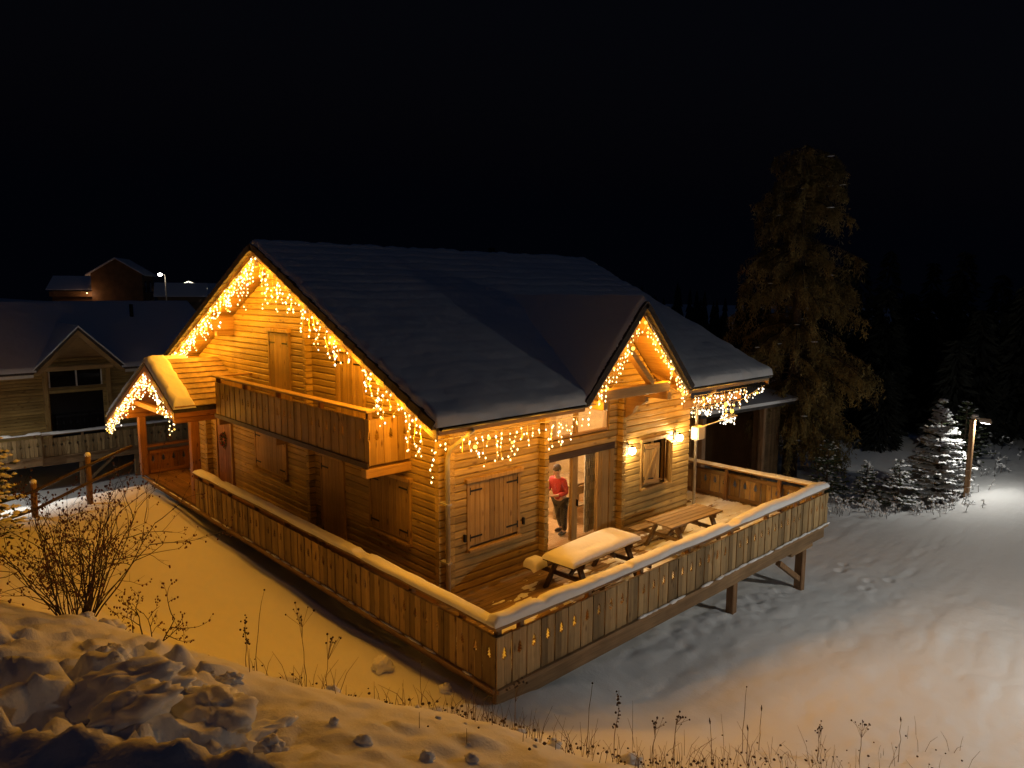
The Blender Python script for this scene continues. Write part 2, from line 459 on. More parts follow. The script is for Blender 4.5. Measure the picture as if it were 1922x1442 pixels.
def H(x, y, fine=True):
    x = np.asarray(x, float); y = np.asarray(y, float)
    sh = np.broadcast(x, y).shape
    X = np.broadcast_to(x, sh).ravel(); Y = np.broadcast_to(y, sh).ravel()
    Xc = np.clip(X, -60, 95); Yc = np.clip(Y, -45, 95)
    z = np.empty(len(X))
    for i in range(0, len(X), 20000):
        sl = slice(i, i + 20000)
        d2 = (Xc[sl, None] - CP[None, :, 0]) ** 2 + (Yc[sl, None] - CP[None, :, 1]) ** 2
        z[sl] = _phi(d2) @ _w[:_n] + _w[_n] + Xc[sl] * _w[_n + 1] + Yc[sl] * _w[_n + 2]
    if fine:
        # rumpled snow on the near bank, smoother elsewhere
        bank = sstep(-0.2, 1.6, z) * sstep(8, 3, Y)
        z = z + bank * (0.10 * fbm(X * .9, Y * .9, 3) + 0.085 * np.abs(fbm(X * 2.3, Y * 2.3, 11)) - 0.02 * np.maximum(0, fbm(X * 5, Y * 5, 5)) + .012 * fbm(X * 9, Y * 9, 55, 3))
        lump = sstep(-3.7, -4.6, X) * sstep(2.4, 0.9, Y) * (.15 + .85 * sstep(-2.9, -2.0, Y))
        z = z + lump * (0.27 * sstep(-.06, .14, fbm(X * 1.15 + 1.7, Y * 1.15 + .6, 63, 3)) + .1 * sstep(-.02, .16, fbm(X * 2.7 + 9, Y * 2.7, 67, 3)) - .2)
        z = z + lump * (- 0.1 * np.maximum(0, fbm(X * 2.1, Y * 2.1 + 7, 31, 3)) + .05 * fbm(X * 7, Y * 7, 77, 3) - .03 * np.abs(fbm(X * 4.5, Y * 4.5, 79, 3)))
        far = 1 - bank
        z = z + far * (0.05 * fbm(X * .45, Y * .45, 7) + 0.014 * fbm(X * 2.5, Y * 2.5, 8) + .05 * np.abs(fbm(X * .7 + Y * .5, Y * 2.0 - X * .3, 17, 4)) * sstep(1.5, 3.5, X))
        for (xa, ya, xb, yb, nst, off) in ((12.6, .4, 21, -1.2, 13, .14), (11.8, -.6, 16.5, -1.1, 7, .1)):
            for q in range(nst):
                t = (q + .5) / nst; s_ = off if q % 2 else -off
                fx = xa + (xb - xa) * t + .05 * math.sin(q * 2.3); fy = ya + (yb - ya) * t + s_ + .04 * math.sin(q * 1.7)
                near = (np.abs(X - fx) < .7) & (np.abs(Y - fy) < .7)
                if near.any():
                    r2 = ((X[near] - fx) / .17) ** 2 + ((Y[near] - fy) / .1) ** 2
                    z[near] += -.05 * np.exp(-r2 ** 1.5) + .014 * np.exp(-(np.sqrt(r2) - 1.5) ** 2 * 5)
        # old wind-blown tracks and ruts on the lower field
        d, t = segd(X, Y, (2.4, -1.6), (14, -3.2)); z = z + 0.02 * np.exp(-((d - .05) / .3) ** 2) - 0.015 * np.exp(-((d - .6) / .35) ** 2)
        d, t = segd(X, Y, (4.2, -3.2), (15, -6.0)); z = z + 0.012 * np.exp(-((d) / .4) ** 2)
        # plough cut close to the camera
        d, t = segd(X, Y, (-6.35, -2.2), (-5.0, -4.3)); side = (X + 6.35) * (-2.1) - (Y + 2.2) * 1.35
        z = z + 0.20 * np.exp(-(d / .25) ** 2) + np.where(side > 0, 0.12 * np.exp(-(d / .8) ** 2), 0)
        # dip added along the left deck edge so the gap falls dark
        z = z - (.05 + .14 * sstep(1, 5, Y)) * sstep(-.3, -.06, X) * sstep(3.0, 1.0, X) * sstep(-.1, .3, Y) * sstep(17, 16.4, Y)
        # trampled band under the front edge of the deck
        m = np.exp(-((Y - .45) / .5) ** 2) * sstep(3.0, 5.5, X) * sstep(11, 9.5, X)
        z = z + m * .07 * fbm(X * 5, Y * 5, 41)
    return z.reshape(sh)

def hz(x, y):
    return float(H(np.array([x]), np.array([y]))[0])

def axis_coords(parts):
    out = []
    for a, b, s in parts:
        n = max(1, int(round((b - a) / s)))
        out += [a + (b - a) * i / n for i in range(n)]
    out.append(parts[-1][1])
    return np.array(out)
gx = axis_coords([(-400, -60, 40), (-60, -12, 3), (-12, -7.5, .25), (-7.5, 2.4, .06), (2.4, 14, .09), (14, 36, .4), (36, 100, 4), (100, 400, 40)])
gy = axis_coords([(-400, -60, 40), (-60, -14, 3), (-14, -7, .25), (-7, 4.4, .06), (4.4, 20, .2), (20, 48, .6), (48, 100, 4), (100, 400, 40)])
GX_, GY_ = np.meshgrid(gx, gy)
GZ_ = H(GX_, GY_)
nx, ny = len(gx), len(gy)
V = np.stack([GX_.ravel(), GY_.ravel(), GZ_.ravel()], 1)
ii, jj = np.meshgrid(np.arange(nx - 1), np.arange(ny - 1))
a = (jj * nx + ii).ravel()
ground = inst('snowy_ground', np_mesh('snowy_ground', V, np.stack([a, a + 1, a + nx + 1, a + nx], 1), M['snow_ground'], True), (0, 0, 0))
tag(ground, 'snow covered hillside around the chalet', 'ground', kind='structure')
# ------------------------------------------------------------------ the chalet
GX, FY, RXW, BY = 1.27, 2.83, 9.05, 14.85        # wall faces
RY, RZ, EY, EZ = 8.84, 6.88, 1.99, 3.65          # ridge and eave (roof top surface)
K = (RZ - EZ) / (RY - EY)
X0, X1 = 0.44, 11.86                              # verges
DX, DW, DZ = 6.04, 1.9, 5.63                      # cross gable
DYB = EY + (DZ - EZ) / K
PITCH = 0.15

LOGPROF = [(-.06, -.048), (-.045, -.07), (.045, -.07), (.06, -.048), (.06, .048), (.045, .07), (-.045, .07), (-.06, .048)]
def log_mesh(axis, length, trap=None):
    L = length / 2
    e0, e1 = (-L, L)
    mb = MB()
    n = 8
    vs = []
    for sgn in (0, 1):
        for d, z in LOGPROF:
            a = (e0 if sgn == 0 else e1)
            if trap: a += (trap[0] if sgn == 0 else trap[1]) * z
            vs.append((a, d, z) if axis == 'x' else (d, a, z))
    fs = [tuple(range(8)), tuple(range(15, 7, -1))] + [(i, 8 + i, 8 + (i + 1) % 8, (i + 1) % 8) for i in range(8)]
    mb.add(vs, fs)
    return mb.mesh('log', M['log_' + axis])
_lc = {}
def log(parent, axis, a0, a1, z, face, trap=None):
    if a1 - a0 < 0.06: return
    key = (axis, round(a1 - a0, 3), trap)
    if key not in _lc: _lc[key] = log_mesh(axis, a1 - a0, trap)
    loc = ((a0 + a1) / 2, face, z) if axis == 'x' else (face, (a0 + a1) / 2, z)
    return inst('log', _lc[key], loc, parent)

def intervals(a, b, cuts):
    segs = [(a, b)]
    for c0, c1 in cuts:
        out = []
        for s0, s1 in segs:
            if c1 <= s0 or c0 >= s1: out.append((s0, s1)); continue
            if c0 > s0: out.append((s0, c0))
            if c1 < s1: out.append((c1, s1))
        segs = out
    return segs

chalet = thing('chalet', (GX, FY, 0), 'large honey coloured log chalet with snowy roof, balcony and warm string lights', 'chalet')
random.seed(5)
OPEN = [(1.80, 3.04, 1.0, 2.22), (3.86, 6.11, .3, 2.42), (3.86, 5.92, 2.72, 3.42), (7.2, 8.12, 1.16, 2.22)]
# front wall: core behind the logs
fw = MB()
zc = [0.0] + sorted({o[2] for o in OPEN} | {o[3] for o in OPEN}) + [3.72]
for z0, z1 in zip(zc[:-1], zc[1:]):
    cuts = [(o[0], o[1]) for o in OPEN if o[2] <= z0 + 1e-6 and o[3] >= z1 - 1e-6]
    for s0, s1 in intervals(GX + .08, RXW - .08, cuts):
        fw.box(s0, s1, FY + .045, FY + .14, z0, z1)
fw.prism([(DX - 1.6, FY + .045, 3.72), (DX + 1.6, FY + .045, 3.72), (DX, FY + .045, 5.42)], (0, .09, 0))
front_wall = fw.build('front_wall', M['pine_x'], chalet)
k = 0
while True:
    z = 0.075 + PITCH * k
    if z > 5.3: break
    cuts = [(o[0], o[1]) for o in OPEN if o[2] < z + .04 and o[3] > z - .04]
    if z < 3.66:
        for s0, s1 in intervals(GX - .2, RXW + .16, cuts): log(front_wall, 'x', s0, s1, z, FY)
    else:
        h = (5.38 - z) / (DZ - EZ) * DW
        log(front_wall, 'x', DX - h, DX + h, z, FY, (round(DW / (DZ - EZ), 3), -round(DW / (DZ - EZ), 3)))
    k += 1
# log ends of the cross walls
def log_end_stack(parent, axis, pos, z0, z1, w=.14):
    z = z0
    key = ('end', axis)
    if key not in _lc:
        mb = MB()
        if axis == 'x': mb.cbox(-.09, .09, -w / 2, w / 2, -.069, .069, .014)
        else: mb.cbox(-w / 2, w / 2, -.09, .09, -.069, .069, .014)
        _lc[key] = mb.mesh('log_end', M['log_' + axis])
    while z < z1:
        inst('log_end', _lc[key], (pos[0] + random.uniform(-.006, .006), pos[1] + random.uniform(-.006, .006), z), parent)
        z += PITCH
log_end_stack(front_wall, 'y', (3.74, FY - .13, 0), .075, 3.5)
log_end_stack(front_wall, 'y', (6.3, FY - .13, 0), .075, 3.5)
# gable wall
gw = MB()
gw.prism([(GX + .045, FY + .05, 0), (GX + .045, BY - .05, 0), (GX + .045, BY - .05, 3.7), (GX + .045, RY, RZ - .28), (GX + .045, FY + .05, 3.7)], (.1, 0, 0))
gable_wall = gw.build('gable_wall', M['pine_y'], chalet)
k = 0
while True:
    z = 0.15 + PITCH * k
    half = (RZ - .24 - z) / K
    if half < .15: break
    if z < 3.55: log(gable_wall, 'y', FY - .2, BY + .2, z, GX)
    else:
        h = min(half, 6.0)
        t = round(1 / K, 3) if half < 6.0 else 0
        log(gable_wall, 'y', RY - h, RY + h, z, GX, (t, -t) if t else None)
    k += 1
log_end_stack(gable_wall, 'x', (GX - .13, 7.75, 0), .15, 6.0)
log_end_stack(gable_wall, 'x', (GX - .13, 14.1, 0), .15, 2.5)
# right and back walls
MB().prism([(RXW - .02, FY + .05, 0), (RXW - .02, BY - .05, 0), (RXW - .02, BY - .05, 3.7), (RXW - .02, RY, RZ - .28), (RXW - .02, FY + .05, 3.7)], (-.1, 0, 0)).build('side_wall', M['pine_y'], chalet)
MB().box(GX + .08, RXW - .08, BY - .14, BY - .05, 0, 3.72).build('back_wall', M['pine_x'], chalet)

# roof deck: two slopes, the front one notched for the cross gable
T = 0.13
def slope_z(y): return RZ - abs(y - RY) * K
fr = MB()
P2 = [(X0, EY), (DX - DW, EY), (DX, DYB), (DX + DW, EY), (X1, EY), (X1, RY), (X0, RY)]
fr.prism([(x, y, slope_z(y) - T) for x, y in P2], (0, 0, T))
roof = fr.build('roof', M['tile'], chalet)
by_ = 2 * RY - EY
MB().prism([(X0, by_, slope_z(by_) - T), (X1, by_, slope_z(by_) - T), (X1, RY, RZ - T), (X0, RY, RZ - T)][::-1], (0, 0, T)).build('back_slope', M['tile'], roof)
for s in (-1, 1):
    MB().prism([(DX + s * DW, EY, EZ - T + .005), (DX, EY, DZ - T + .005), (DX, DYB + .25, DZ - T + .005)], (0, 0, T)).build('dormer_slope', M['tile'], roof)
# ragged tile ends along the verges
for (ya, yb) in ((EY, RY), (by_, RY)):
    n = 20
    for i in range(n):
        y0 = ya + (yb - ya) * i / n; y1 = ya + (yb - ya) * (i + 1.12) / n
        MB().beam((X0 - .02, y0, slope_z(y0) - .05 + .012), (X0 - .02, y1, min(RZ, slope_z(y1)) - .05 - .012), .12, .15).build('verge_tile', M['tile'], roof)
for s in (-1, 1):
    n = 11
    for i in range(n):
        t0, t1 = i / n, (i + 1.1) / n
        MB().beam((DX + s * DW * (1 - t0), EY - .03, EZ + (DZ - EZ) * t0 - .05), (DX + s * DW * (1 - t1), EY - .03, EZ + (DZ - EZ) * min(1, t1) - .06), .13, .14).build('verge_tile', M['tile'], roof)
# soffit boards under the overhangs (boards run along the ridge)
nb = 26
for s, (ya, yb) in ((0, (EY + .05, RY - .02)), (1, (by_ - .05, RY + .02))):
    for i in range(nb):
        y0 = ya + (yb - ya) * i / nb; y1 = ya + (yb - ya) * (i + .965) / nb
        z0, z1 = slope_z(y0) - T - .004, slope_z(y1) - T - .004
        MB().prism([(X0 + .04, y0, z0), (GX + .03, y0, z0), (GX + .03, y1, z1), (X0 + .04, y1, z1)], (0, 0, -.018)).build('soffit_board', M['pine_x'], roof)
for i in range(7):
    y0 = EY + .05 + i * .125; y1 = y0 + .119
    z0, z1 = slope_z(y0) - T - .004, slope_z(y1) - T - .004
    for xa, xb in ((GX + .04, DX - DW + .45), (DX + DW - .45, X1 - .04)):
        if y0 < FY - .02:
            MB().prism([(xa, y0, z0), (xb, y0, z0), (xb, y1, z1), (xa, y1, z1)], (0, 0, -.018)).build('soffit_board', M['pine_x'], roof)
for s in (-1, 1):
    for i in range(12):
        t0, t1 = i / 12, (i + .95) / 12
        MB().prism([(DX + s * DW * (1 - t0), EY + .03, EZ + (DZ - EZ) * t0 - T - .002), (DX + s * DW * (1 - t1), EY + .03, EZ + (DZ - EZ) * t1 - T - .002),
                    (DX + s * DW * (1 - t1), FY, EZ + (DZ - EZ) * t1 - T - .002), (DX + s * DW * (1 - t0), FY, EZ + (DZ - EZ) * t0 - T - .002)], (0, 0, -.02)).build('soffit_board', M['pine_y'], roof)
# barge boards
def barge(x, ya, yb, off=0.24, h=.2, name='barge_board'):
    MB().prism([(x, ya, slope_z(ya) - T), (x, yb, slope_z(yb) - T), (x, yb, slope_z(yb) - T - h), (x, ya, slope_z(ya) - T - h)], (.035, 0, 0)).build(name, M['pine_y'], roof)
barge(X0 + .01, EY + .02, RY); barge(X0 + .01, by_ - .02, RY)
barge(X1 - .05, EY + .02, RY)
for s in (-1, 1):
    MB().prism([(DX + s * (DW - .02), EY + .01, EZ - T + .02), (DX, EY + .01, DZ - T), (DX, EY + .01, DZ - T - .2), (DX + s * (DW - .2), EY + .01, EZ - T)], (0, .035, 0)).build('barge_board', M['pine_x'], roof)
# eave fascia and gutter
for xa, xb in ((X0 + .05, DX - DW + .04), (DX + DW - .04, X1 - .06)):
    MB().box(xa, xb, EY + .01, EY + .045, EZ - T - .09, EZ - T - .002).build('fascia', M['pine_x'], roof)
    g = MB()
    pts = [(math.cos(R(a)) * .05, math.sin(R(a)) * .05) for a in range(180, 361, 30)]
    for i in range(len(pts) - 1):
        g.add([(xa, EY - .05 + pts[i][0], EZ - .085 + pts[i][1]), (xb, EY - .05 + pts[i][0], EZ - .085 + pts[i][1]),
               (xb, EY - .05 + pts[i + 1][0], EZ - .085 + pts[i + 1][1]), (xa, EY - .05 + pts[i + 1][0], EZ - .085 + pts[i + 1][1])], [(0, 1, 2, 3)])
    g.build('gutter', M['iron'], roof)
# purlins carrying the overhang, with stepped corbel logs
for y, zt, w, h in ((RY, RZ - .24, .2, .3), (RY + 3.3, slope_z(RY + 3.3) - .24, .2, .34), (RY - 3.3, slope_z(RY - 3.3) - .24, .2, .34), (FY, slope_z(FY) - .2, .16, .3), (BY, slope_z(BY) - .2, .16, .3)):
    MB().cbox(X0 + .06, GX + .2, y - w / 2, y + w / 2, zt - h, zt, .015).build('purlin', M['pine_x'], chalet)
    MB().cbox(X0 + .32, GX + .2, y - w / 2 + .01, y + w / 2 - .01, zt - h - .16, zt - h - .004, .012).build('corbel', M['pine_x'], chalet)
MB().cbox(RXW - .2, X1 - .12, FY - .08, FY + .08, 2.86, 3.08, .015).build('wall_plate', M['pine_x'], chalet)
MB().cbox(RXW - .2, X1 - .12, RY - .1, RY + .1, RZ - .54, RZ - .24, .015).build('purlin', M['pine_x'], chalet)
# truss in front of the cross gable
MB().cbox(4.85, 7.3, 2.1, 2.24, 3.55, 3.78, .015).build('tie_beam', M['pine_x'], chalet)
MB().beam((6.62, 2.17, 3.78), (5.45, 2.17, 4.86), .12, .16, (0, 1, 0)).build('truss_brace', M['pine_x'], chalet)
for x in (4.9, 7.2):
    MB().cbox(x - .08, x + .08, 2.05, FY + .1, 3.36, 3.55, .015).build('corbel', M['pine_y'], chalet)
MB().prism([(6.3, FY - .2, 3.5), (6.3, FY - .75, 3.5), (6.3, FY - .75, 3.4), (6.3, FY - .62, 3.3), (6.3, FY - .5, 3.28), (6.3, FY - .4, 3.1), (6.3, FY - .2, 2.95)], (.12, 0, 0)).build('corbel', M['pine_y'], chalet)

# shutters and doors -------------------------------------------------
def frame_xf(origin, u, n):
    u = Vector(u); n = Vector(n)
    return Matrix(((u.x, n.x, 0, origin[0]), (u.y, n.y, 0, origin[1]), (u.z, n.z, 1, origin[2]), (0, 0, 0, 1)))

def shutter_leaf(parent, xf, w, h, npl, hinge_side, mat, name='shutter', hinges=True):
    leaf = MB(xf).box(0.005, w - .005, .0, .012, 0, h).build(name, mat, parent)
    pw = w / npl
    for i in range(npl):
        MB(xf).cbox(i * pw + .003, (i + 1) * pw - .003, .012, .034, 0, h, .005).build('plank', mat, leaf)
    if hinges:
        for v in (.1 * h + .04, .88 * h):
            u0, u1 = (0.0, .3) if hinge_side < 0 else (w - .3, w)
            b = MB(xf).box(u0, u1, .035, .042, v - .018, v + .018)
            ue = u0 - .012 if hinge_side < 0 else u1 - .012
            b.box(ue, ue + .024, .035, .046, v - .07, v + .07)
            b.build('strap_hinge', M['iron'], leaf)
    return leaf

def window_trim(parent, xf, w, h, mat, t=.075, d=.045, sill=True, cap=True):
    for u0, u1 in ((-t, 0), (w, w + t)):
        MB(xf).cbox(u0, u1, -.02, d, -.05, h + .02, .006).build('casing', mat, parent)
    if cap: MB(xf).cbox(-t - .05, w + t + .05, -.02, d + .05, h + .02, h + .11, .008).build('casing_head', mat, parent)
    if sill: MB(xf).cbox(-t, w + t, -.02, d + .06, -.11, -.05, .008).build('sill', mat, parent)

# closed double shutters on the front wall
xf = frame_xf((1.80, FY - .035, 1.0), (1, 0, 0), (0, -1, 0))
win = MB(xf).box(0, 1.24, -.04, -.005, 0, 1.22).build('shuttered_window', M['pine_z'], chalet)
window_trim(win, xf, 1.24, 1.22, M['pine_z'])
shutter_leaf(win, xf, .62, 1.22, 5, -1, M['pine_z'])
xf2 = frame_xf((2.42, FY - .035, 1.0), (1, 0, 0), (0, -1, 0))
shutter_leaf(win, xf2, .62, 1.22, 5, 1, M['pine_z'])
for x in (1.66, 3.2):
    MB().box(x - .02, x + .02, FY - .11, FY - .06, 1.12, 1.26).build('shutter_stop', M['iron'], win)
# closed double shutters on the gable wall (u runs towards the viewer, -y)
def gable_shutters(y_hi, y_lo, z0, z1, name, npl=5):
    w = y_hi - y_lo
    xf = frame_xf((GX - .06, y_hi, z0), (0, -1, 0), (-1, 0, 0))
    o = MB(xf).box(0, w, -.02, -.002, 0, z1 - z0).build(name, M['pine_z'], chalet)
    window_trim(o, xf, w, z1 - z0, M['pine_z'])
    shutter_leaf(o, xf, w / 2, z1 - z0, npl, -1, M['pine_z'])
    shutter_leaf(o, frame_xf((GX - .06, y_hi - w / 2, z0), (0, -1, 0), (-1, 0, 0)), w / 2, z1 - z0, npl, 1, M['pine_z'])
    return o
gable_shutters(5.23, 3.9, .95, 2.12, 'shuttered_window')
gable_shutters(10.85, 9.15, 1.2, 2.15, 'shuttered_window')
gable_shutters(9.8, 8.8, 2.75, 4.78, 'balcony_shutter', 4)
gable_shutters(6.5, 5.5, 2.75, 4.5, 'balcony_shutter', 4)
# entrance door with a wreath
xf = frame_xf((GX - .06, 13.5, .08), (0, -1, 0), (-1, 0, 0))
door = MB(xf).cbox(0, .98, -.02, .02, 0, 2.05, .006).build('entrance_door', M['porch_z'], chalet)
for u0, u1 in ((-.09, 0), (.98, 1.07)):
    MB(xf).cbox(u0, u1, -.02, .06, 0, 2.1, .006).build('casing', M['pine_z'], door)
MB(xf).cbox(-.09, 1.07, -.02, .06, 2.1, 2.2, .006).build('casing_head', M['pine_z'], door)
for i in range(5):
    MB(xf).cbox(.06 + i * .172, .06 + i * .172 + .166, .02, .034, .1, 1.95, .004).build('plank', M['porch_z'], door)
wr = thing('door_wreath', (GX - .12, 13.0, 1.55), 'dark evergreen wreath hanging on the entrance door under the porch', 'wreath')
b = MB(); random.seed(8)
for i in range(150):
    a = random.uniform(0, 2 * math.pi); r = .17 + random.gauss(0, .03)
    c = Vector((GX - .11 + random.uniform(-.03, .03), 13.0 + math.cos(a) * r, 1.55 + math.sin(a) * r))
    d = Vector((random.gauss(0, 1), random.gauss(0, 1), random.gauss(0, 1))).normalized() * .05
    b.tube([c - d, c + d], [.012, .002], 3)
b.build('greenery', plain('wreath_green', (0.05, 0.07, 0.03), .8), wr)
b = MB()
for i in range(9):
    a = i / 9 * 6.28; b.ball((GX - .15, 13.0 + math.cos(a) * .17, 1.55 + math.sin(a) * .17), .022, 6, 4)
b.build('berries', plain('wreath_red', (0.4, 0.03, 0.02), .4), wr)
# tall shutter door in the middle of the gable wall
xf = frame_xf((GX - .06, 7.3, .08), (0, -1, 0), (-1, 0, 0))
d2 = MB(xf).box(0, .9, -.02, .0, 0, 2.0).build('side_door', M['pine_z'], chalet)
window_trim(d2, xf, .9, 2.0, M['pine_z'], sill=False)
shutter_leaf(d2, xf, .9, 2.0, 6, -1, M['pine_z'], 'door_leaf')

# glazed patio door, upper lights and the window between the wall lamps
xf = frame_xf((3.86, FY + .02, .3), (1, 0, 0), (0, -1, 0))
pd = MB(xf).cbox(0, 2.25, -.06, .07, 0, .07, .008).build('patio_door', M['pine_x'], chalet)
MB(xf).cbox(0, .06, -.05, .05, .07, 1.97, .008).build('door_stile', M['pine_z'], pd)
MB(xf).cbox(.87, 1.05, -.05, .05, .07, 1.97, .008).build('door_stile', M['pine_z'], pd)
MB(xf).cbox(1.74, 1.84, -.05, .05, .07, 1.97, .008).build('door_stile', M['pine_z'], pd)
MB(xf).cbox(1.84, 2.1, -.03, .06, .07, 1.97, .008).build('door_panel', M['pine_z'], pd)
MB(xf).cbox(2.1, 2.25, -.05, .09, .07, 1.97, .008).build('door_stile', M['pine_z'], pd)
MB(xf).cbox(0, 2.25, -.05, .11, 1.97, 2.12, .008).build('roller_box', M['dark_wood'], pd)
for u0, u1 in ((.06, .87), (1.05, 1.74)):
    MB(xf).box(u0, u1, -.006, .006, .07, 1.97).build('pane', M['glass'], pd)
MB(xf).cbox(1.0, 1.03, .05, .1, .85, 1.0, .006).build('handle', M['iron'], pd)
xf = frame_xf((3.86, FY + .02, 2.72), (1, 0, 0), (0, -1, 0))
uw = MB(xf).cbox(0, 2.06, -.05, .06, 0, .05, .008).build('upper_window', M['pine_x'], chalet)
for u0, u1 in ((0, .06), (.96, 1.04), (2.0, 2.06)):
    MB(xf).cbox(u0, u1, -.05, .05, .05, .66, .008).build('mullion', M['pine_z'], uw)
MB(xf).cbox(0, 2.06, -.05, .06, .62, .67, .008).build('window_head', M['pine_x'], uw)
for u0, u1 in ((.06, .96), (1.04, 2.0)):
    MB(xf).box(u0, u1, -.006, .006, .05, .62).build('pane', M['glass'], uw)
xf = frame_xf((7.2, FY + .0, 1.16), (1, 0, 0), (0, -1, 0))
w2 = MB(xf).cbox(0, .92, -.06, .05, 0, .05, .006).build('small_window', M['pine_x'], chalet)
window_trim(w2, frame_xf((7.2, FY - .035, 1.16), (1, 0, 0), (0, -1, 0)), .92, 1.06, M['pine_z'], t=.07)
for u0, u1 in ((0, .05), (.43, .49), (.87, .92)):
    MB(xf).cbox(u0, u1, -.05, .03, .05, 1.06, .006).build('mullion', M['pine_z'], w2)
for u0, u1 in ((.05, .43), (.49, .87)):
    MB(xf).box(u0, u1, -.02, -.01, .05, 1.04).build('pane', M['dark_glass'], w2)
a1 = R(14)
la = shutter_leaf(w2, frame_xf((7.2, FY - .09, 1.2), (math.cos(a1), -math.sin(a1), 0), (-math.sin(a1), -math.cos(a1), 0)), .48, 1.0, 4, -1, M['pine_z'])
xfl = frame_xf((7.2, FY - .09, 1.2), (math.cos(a1), -math.sin(a1), 0), (-math.sin(a1), -math.cos(a1), 0))
bb = MB(xfl); bb.beam((.04, .045, .08), (.44, .045, .92), .07, .02, (0, 1, 0)); bb.build('brace', M['pine_z'], la)
for v in (.08, .92): MB(xfl).cbox(.02, .46, .034, .056, v - .04, v + .04, .004).build('batten', M['pine_x'], la)
a2 = R(52)
shutter_leaf(w2, frame_xf((8.12 - .46 * math.cos(a2), FY - .09 - .46 * math.sin(a2), 1.2), (math.cos(a2), math.sin(a2), 0), (math.sin(a2), -math.cos(a2), 0)), .46, 1.0, 4, 1, M['pine_z'])

# balcony ------------------------------------------------------------
TREE = [(0, .42), (.016, .42), (.016, .45), (.058, .446), (.026, .497), (.05, .497), (.02, .55), (.036, .55), (0, .632)]
def slat_mesh(w, z0, z1, cutL, cutR, th, mat, dz=0.0, ts=1.0):
    def half(): return [(u * ts, .52 + (v - .52) * ts + dz) for u, v in TREE]
    poly = [(-w / 2, z0), (w / 2, z0)]
    if cutR: poly += [(w / 2 - u, v) for u, v in half()]
    poly += [(w / 2, z1), (-w / 2, z1)]
    if cutL: poly += [(-w / 2 + u, v) for u, v in half()[::-1]]
    mb = MB(); mb.prism([(u, -th / 2, v) for u, v in poly], (0, th, 0))
    return mb.mesh('slat', mat)
SL = {c: slat_mesh(.141, 0, .80, c in 'L', c in 'R', .024, M['slat']) for c in 'PLR'}
def slat_run(parent, p, d, n, skip=(), rotz=0.0, meshes=None, start=1):
    """n slats from point p along unit vector d; a small tree is cut out at every second joint"""
    meshes = meshes or SL
    for i in range(n):
        tr = i // 2 if start == 1 else (i + 1) // 2
        c = 'P'
        if (tr % 11) not in skip:
            c = 'R' if (i % 2 == 0) == (start == 1) else 'L'
        q = Vector(p) + Vector(d) * (.155 * (i + .5))
        j = random.uniform(-.003, .003) + (.008 if i % 2 else -.004)
        inst('slat', meshes[c], (q.x + j * d[1], q.y + j * d[0], q.z + random.uniform(-.004, .004)), parent, (0, 0, rotz))

BX, B0, B1, BZ = 0.28, 3.84, 11.08, 2.62
bal = MB().cbox(BX + .05, GX - .06, B0 + .03, B1 - .03, BZ - .02, BZ + .04, .006).build('balcony', M['pine_y'], chalet)
SLB = {c: slat_mesh(.148, 0, .86, c in 'L', c in 'R', .022, M['pine_z'], .03) for c in 'PLR'}
slat_run(bal, (BX, B1, BZ), (0, -1, 0), 47, (3, 4, 10), -math.pi / 2, SLB)
slat_run(bal, (BX + .02, B0, BZ), (1, 0, 0), 6, (), 0, SLB)
slat_run(bal, (BX + .02, B1, BZ), (1, 0, 0), 6, (), 0, SLB)
MB().cbox(BX - .07, BX + .13, B0 - .07, B1 + .07, BZ + .99, BZ + 1.04, .012).build('handrail', M['pine_y'], bal)
MB().cbox(BX + .134, GX - .06, B0 - .07, B0 + .1, BZ + .99, BZ + 1.04, .012).build('handrail', M['pine_x'], bal)
MB().cbox(BX + .134, GX - .06, B1 - .1, B1 + .07, BZ + .99, BZ + 1.04, .012).build('handrail', M['pine_x'], bal)
for y0 in (B0 + .06, 5.7, 7.6, 9.4, B1 - .06):
    MB().cbox(BX + .014, BX + .11, y0 - .045, y0 + .045, BZ, BZ + .985, .008).build('baluster_post', M['post'], bal)
MB().cbox(BX + .014, BX + .06, B0 + .12, B1 - .12, BZ + .74, BZ + .84, .006).build('inner_rail', M['pine_y'], bal)
MB().cbox(BX - .045, BX - .014, B0 - .03, B1 + .03, BZ - .06, BZ + .05, .008).build('edge_board', M['dark_wood'], bal)
MB().cbox(BX - .07, GX + .1, B0 - .02, B0 + .16, BZ - .24, BZ - .065, .012).build('joist', M['pine_x'], bal)
MB().cbox(BX + .0, GX + .1, 7.66, 7.82, BZ - .24, BZ - .065, .012).build('joist', M['pine_x'], bal)
MB().cbox(BX + .0, GX + .1, B1 - .16, B1, BZ - .24, BZ - .065, .012).build('joist', M['pine_x'], bal)

# downpipe at the near corner
pts = [(GX - .08, EY - .05, EZ - .2), (GX - .1, EY + .1, EZ - .32), (GX - .16, FY - .34, EZ - .62), (GX - .18, FY - .3, EZ - .8), (GX - .18, FY - .3, .1)]
MB().tube(pts, .042, 8).build('downpipe', M['zinc'], chalet, True)
for z in (.9, 2.0):
    MB().box(GX - .235, GX - .125, FY - .355, FY - .12, z, z + .03).build('pipe_bracket', M['zinc'], chalet)
# downpipe at the right corner
MB().tube([(RXW + .1, EY + .05, EZ - .25), (RXW + .22, FY - .22, EZ - .7), (RXW + .22, FY - .22, .1)], .04, 8).build('downpipe', M['zinc'], chalet, True)
# stove pipe
MB().tube([(8.95, 10.2, 5.9), (8.95, 10.2, 7.2)], .11, 10).build('stove_pipe', M['iron'], chalet, True)

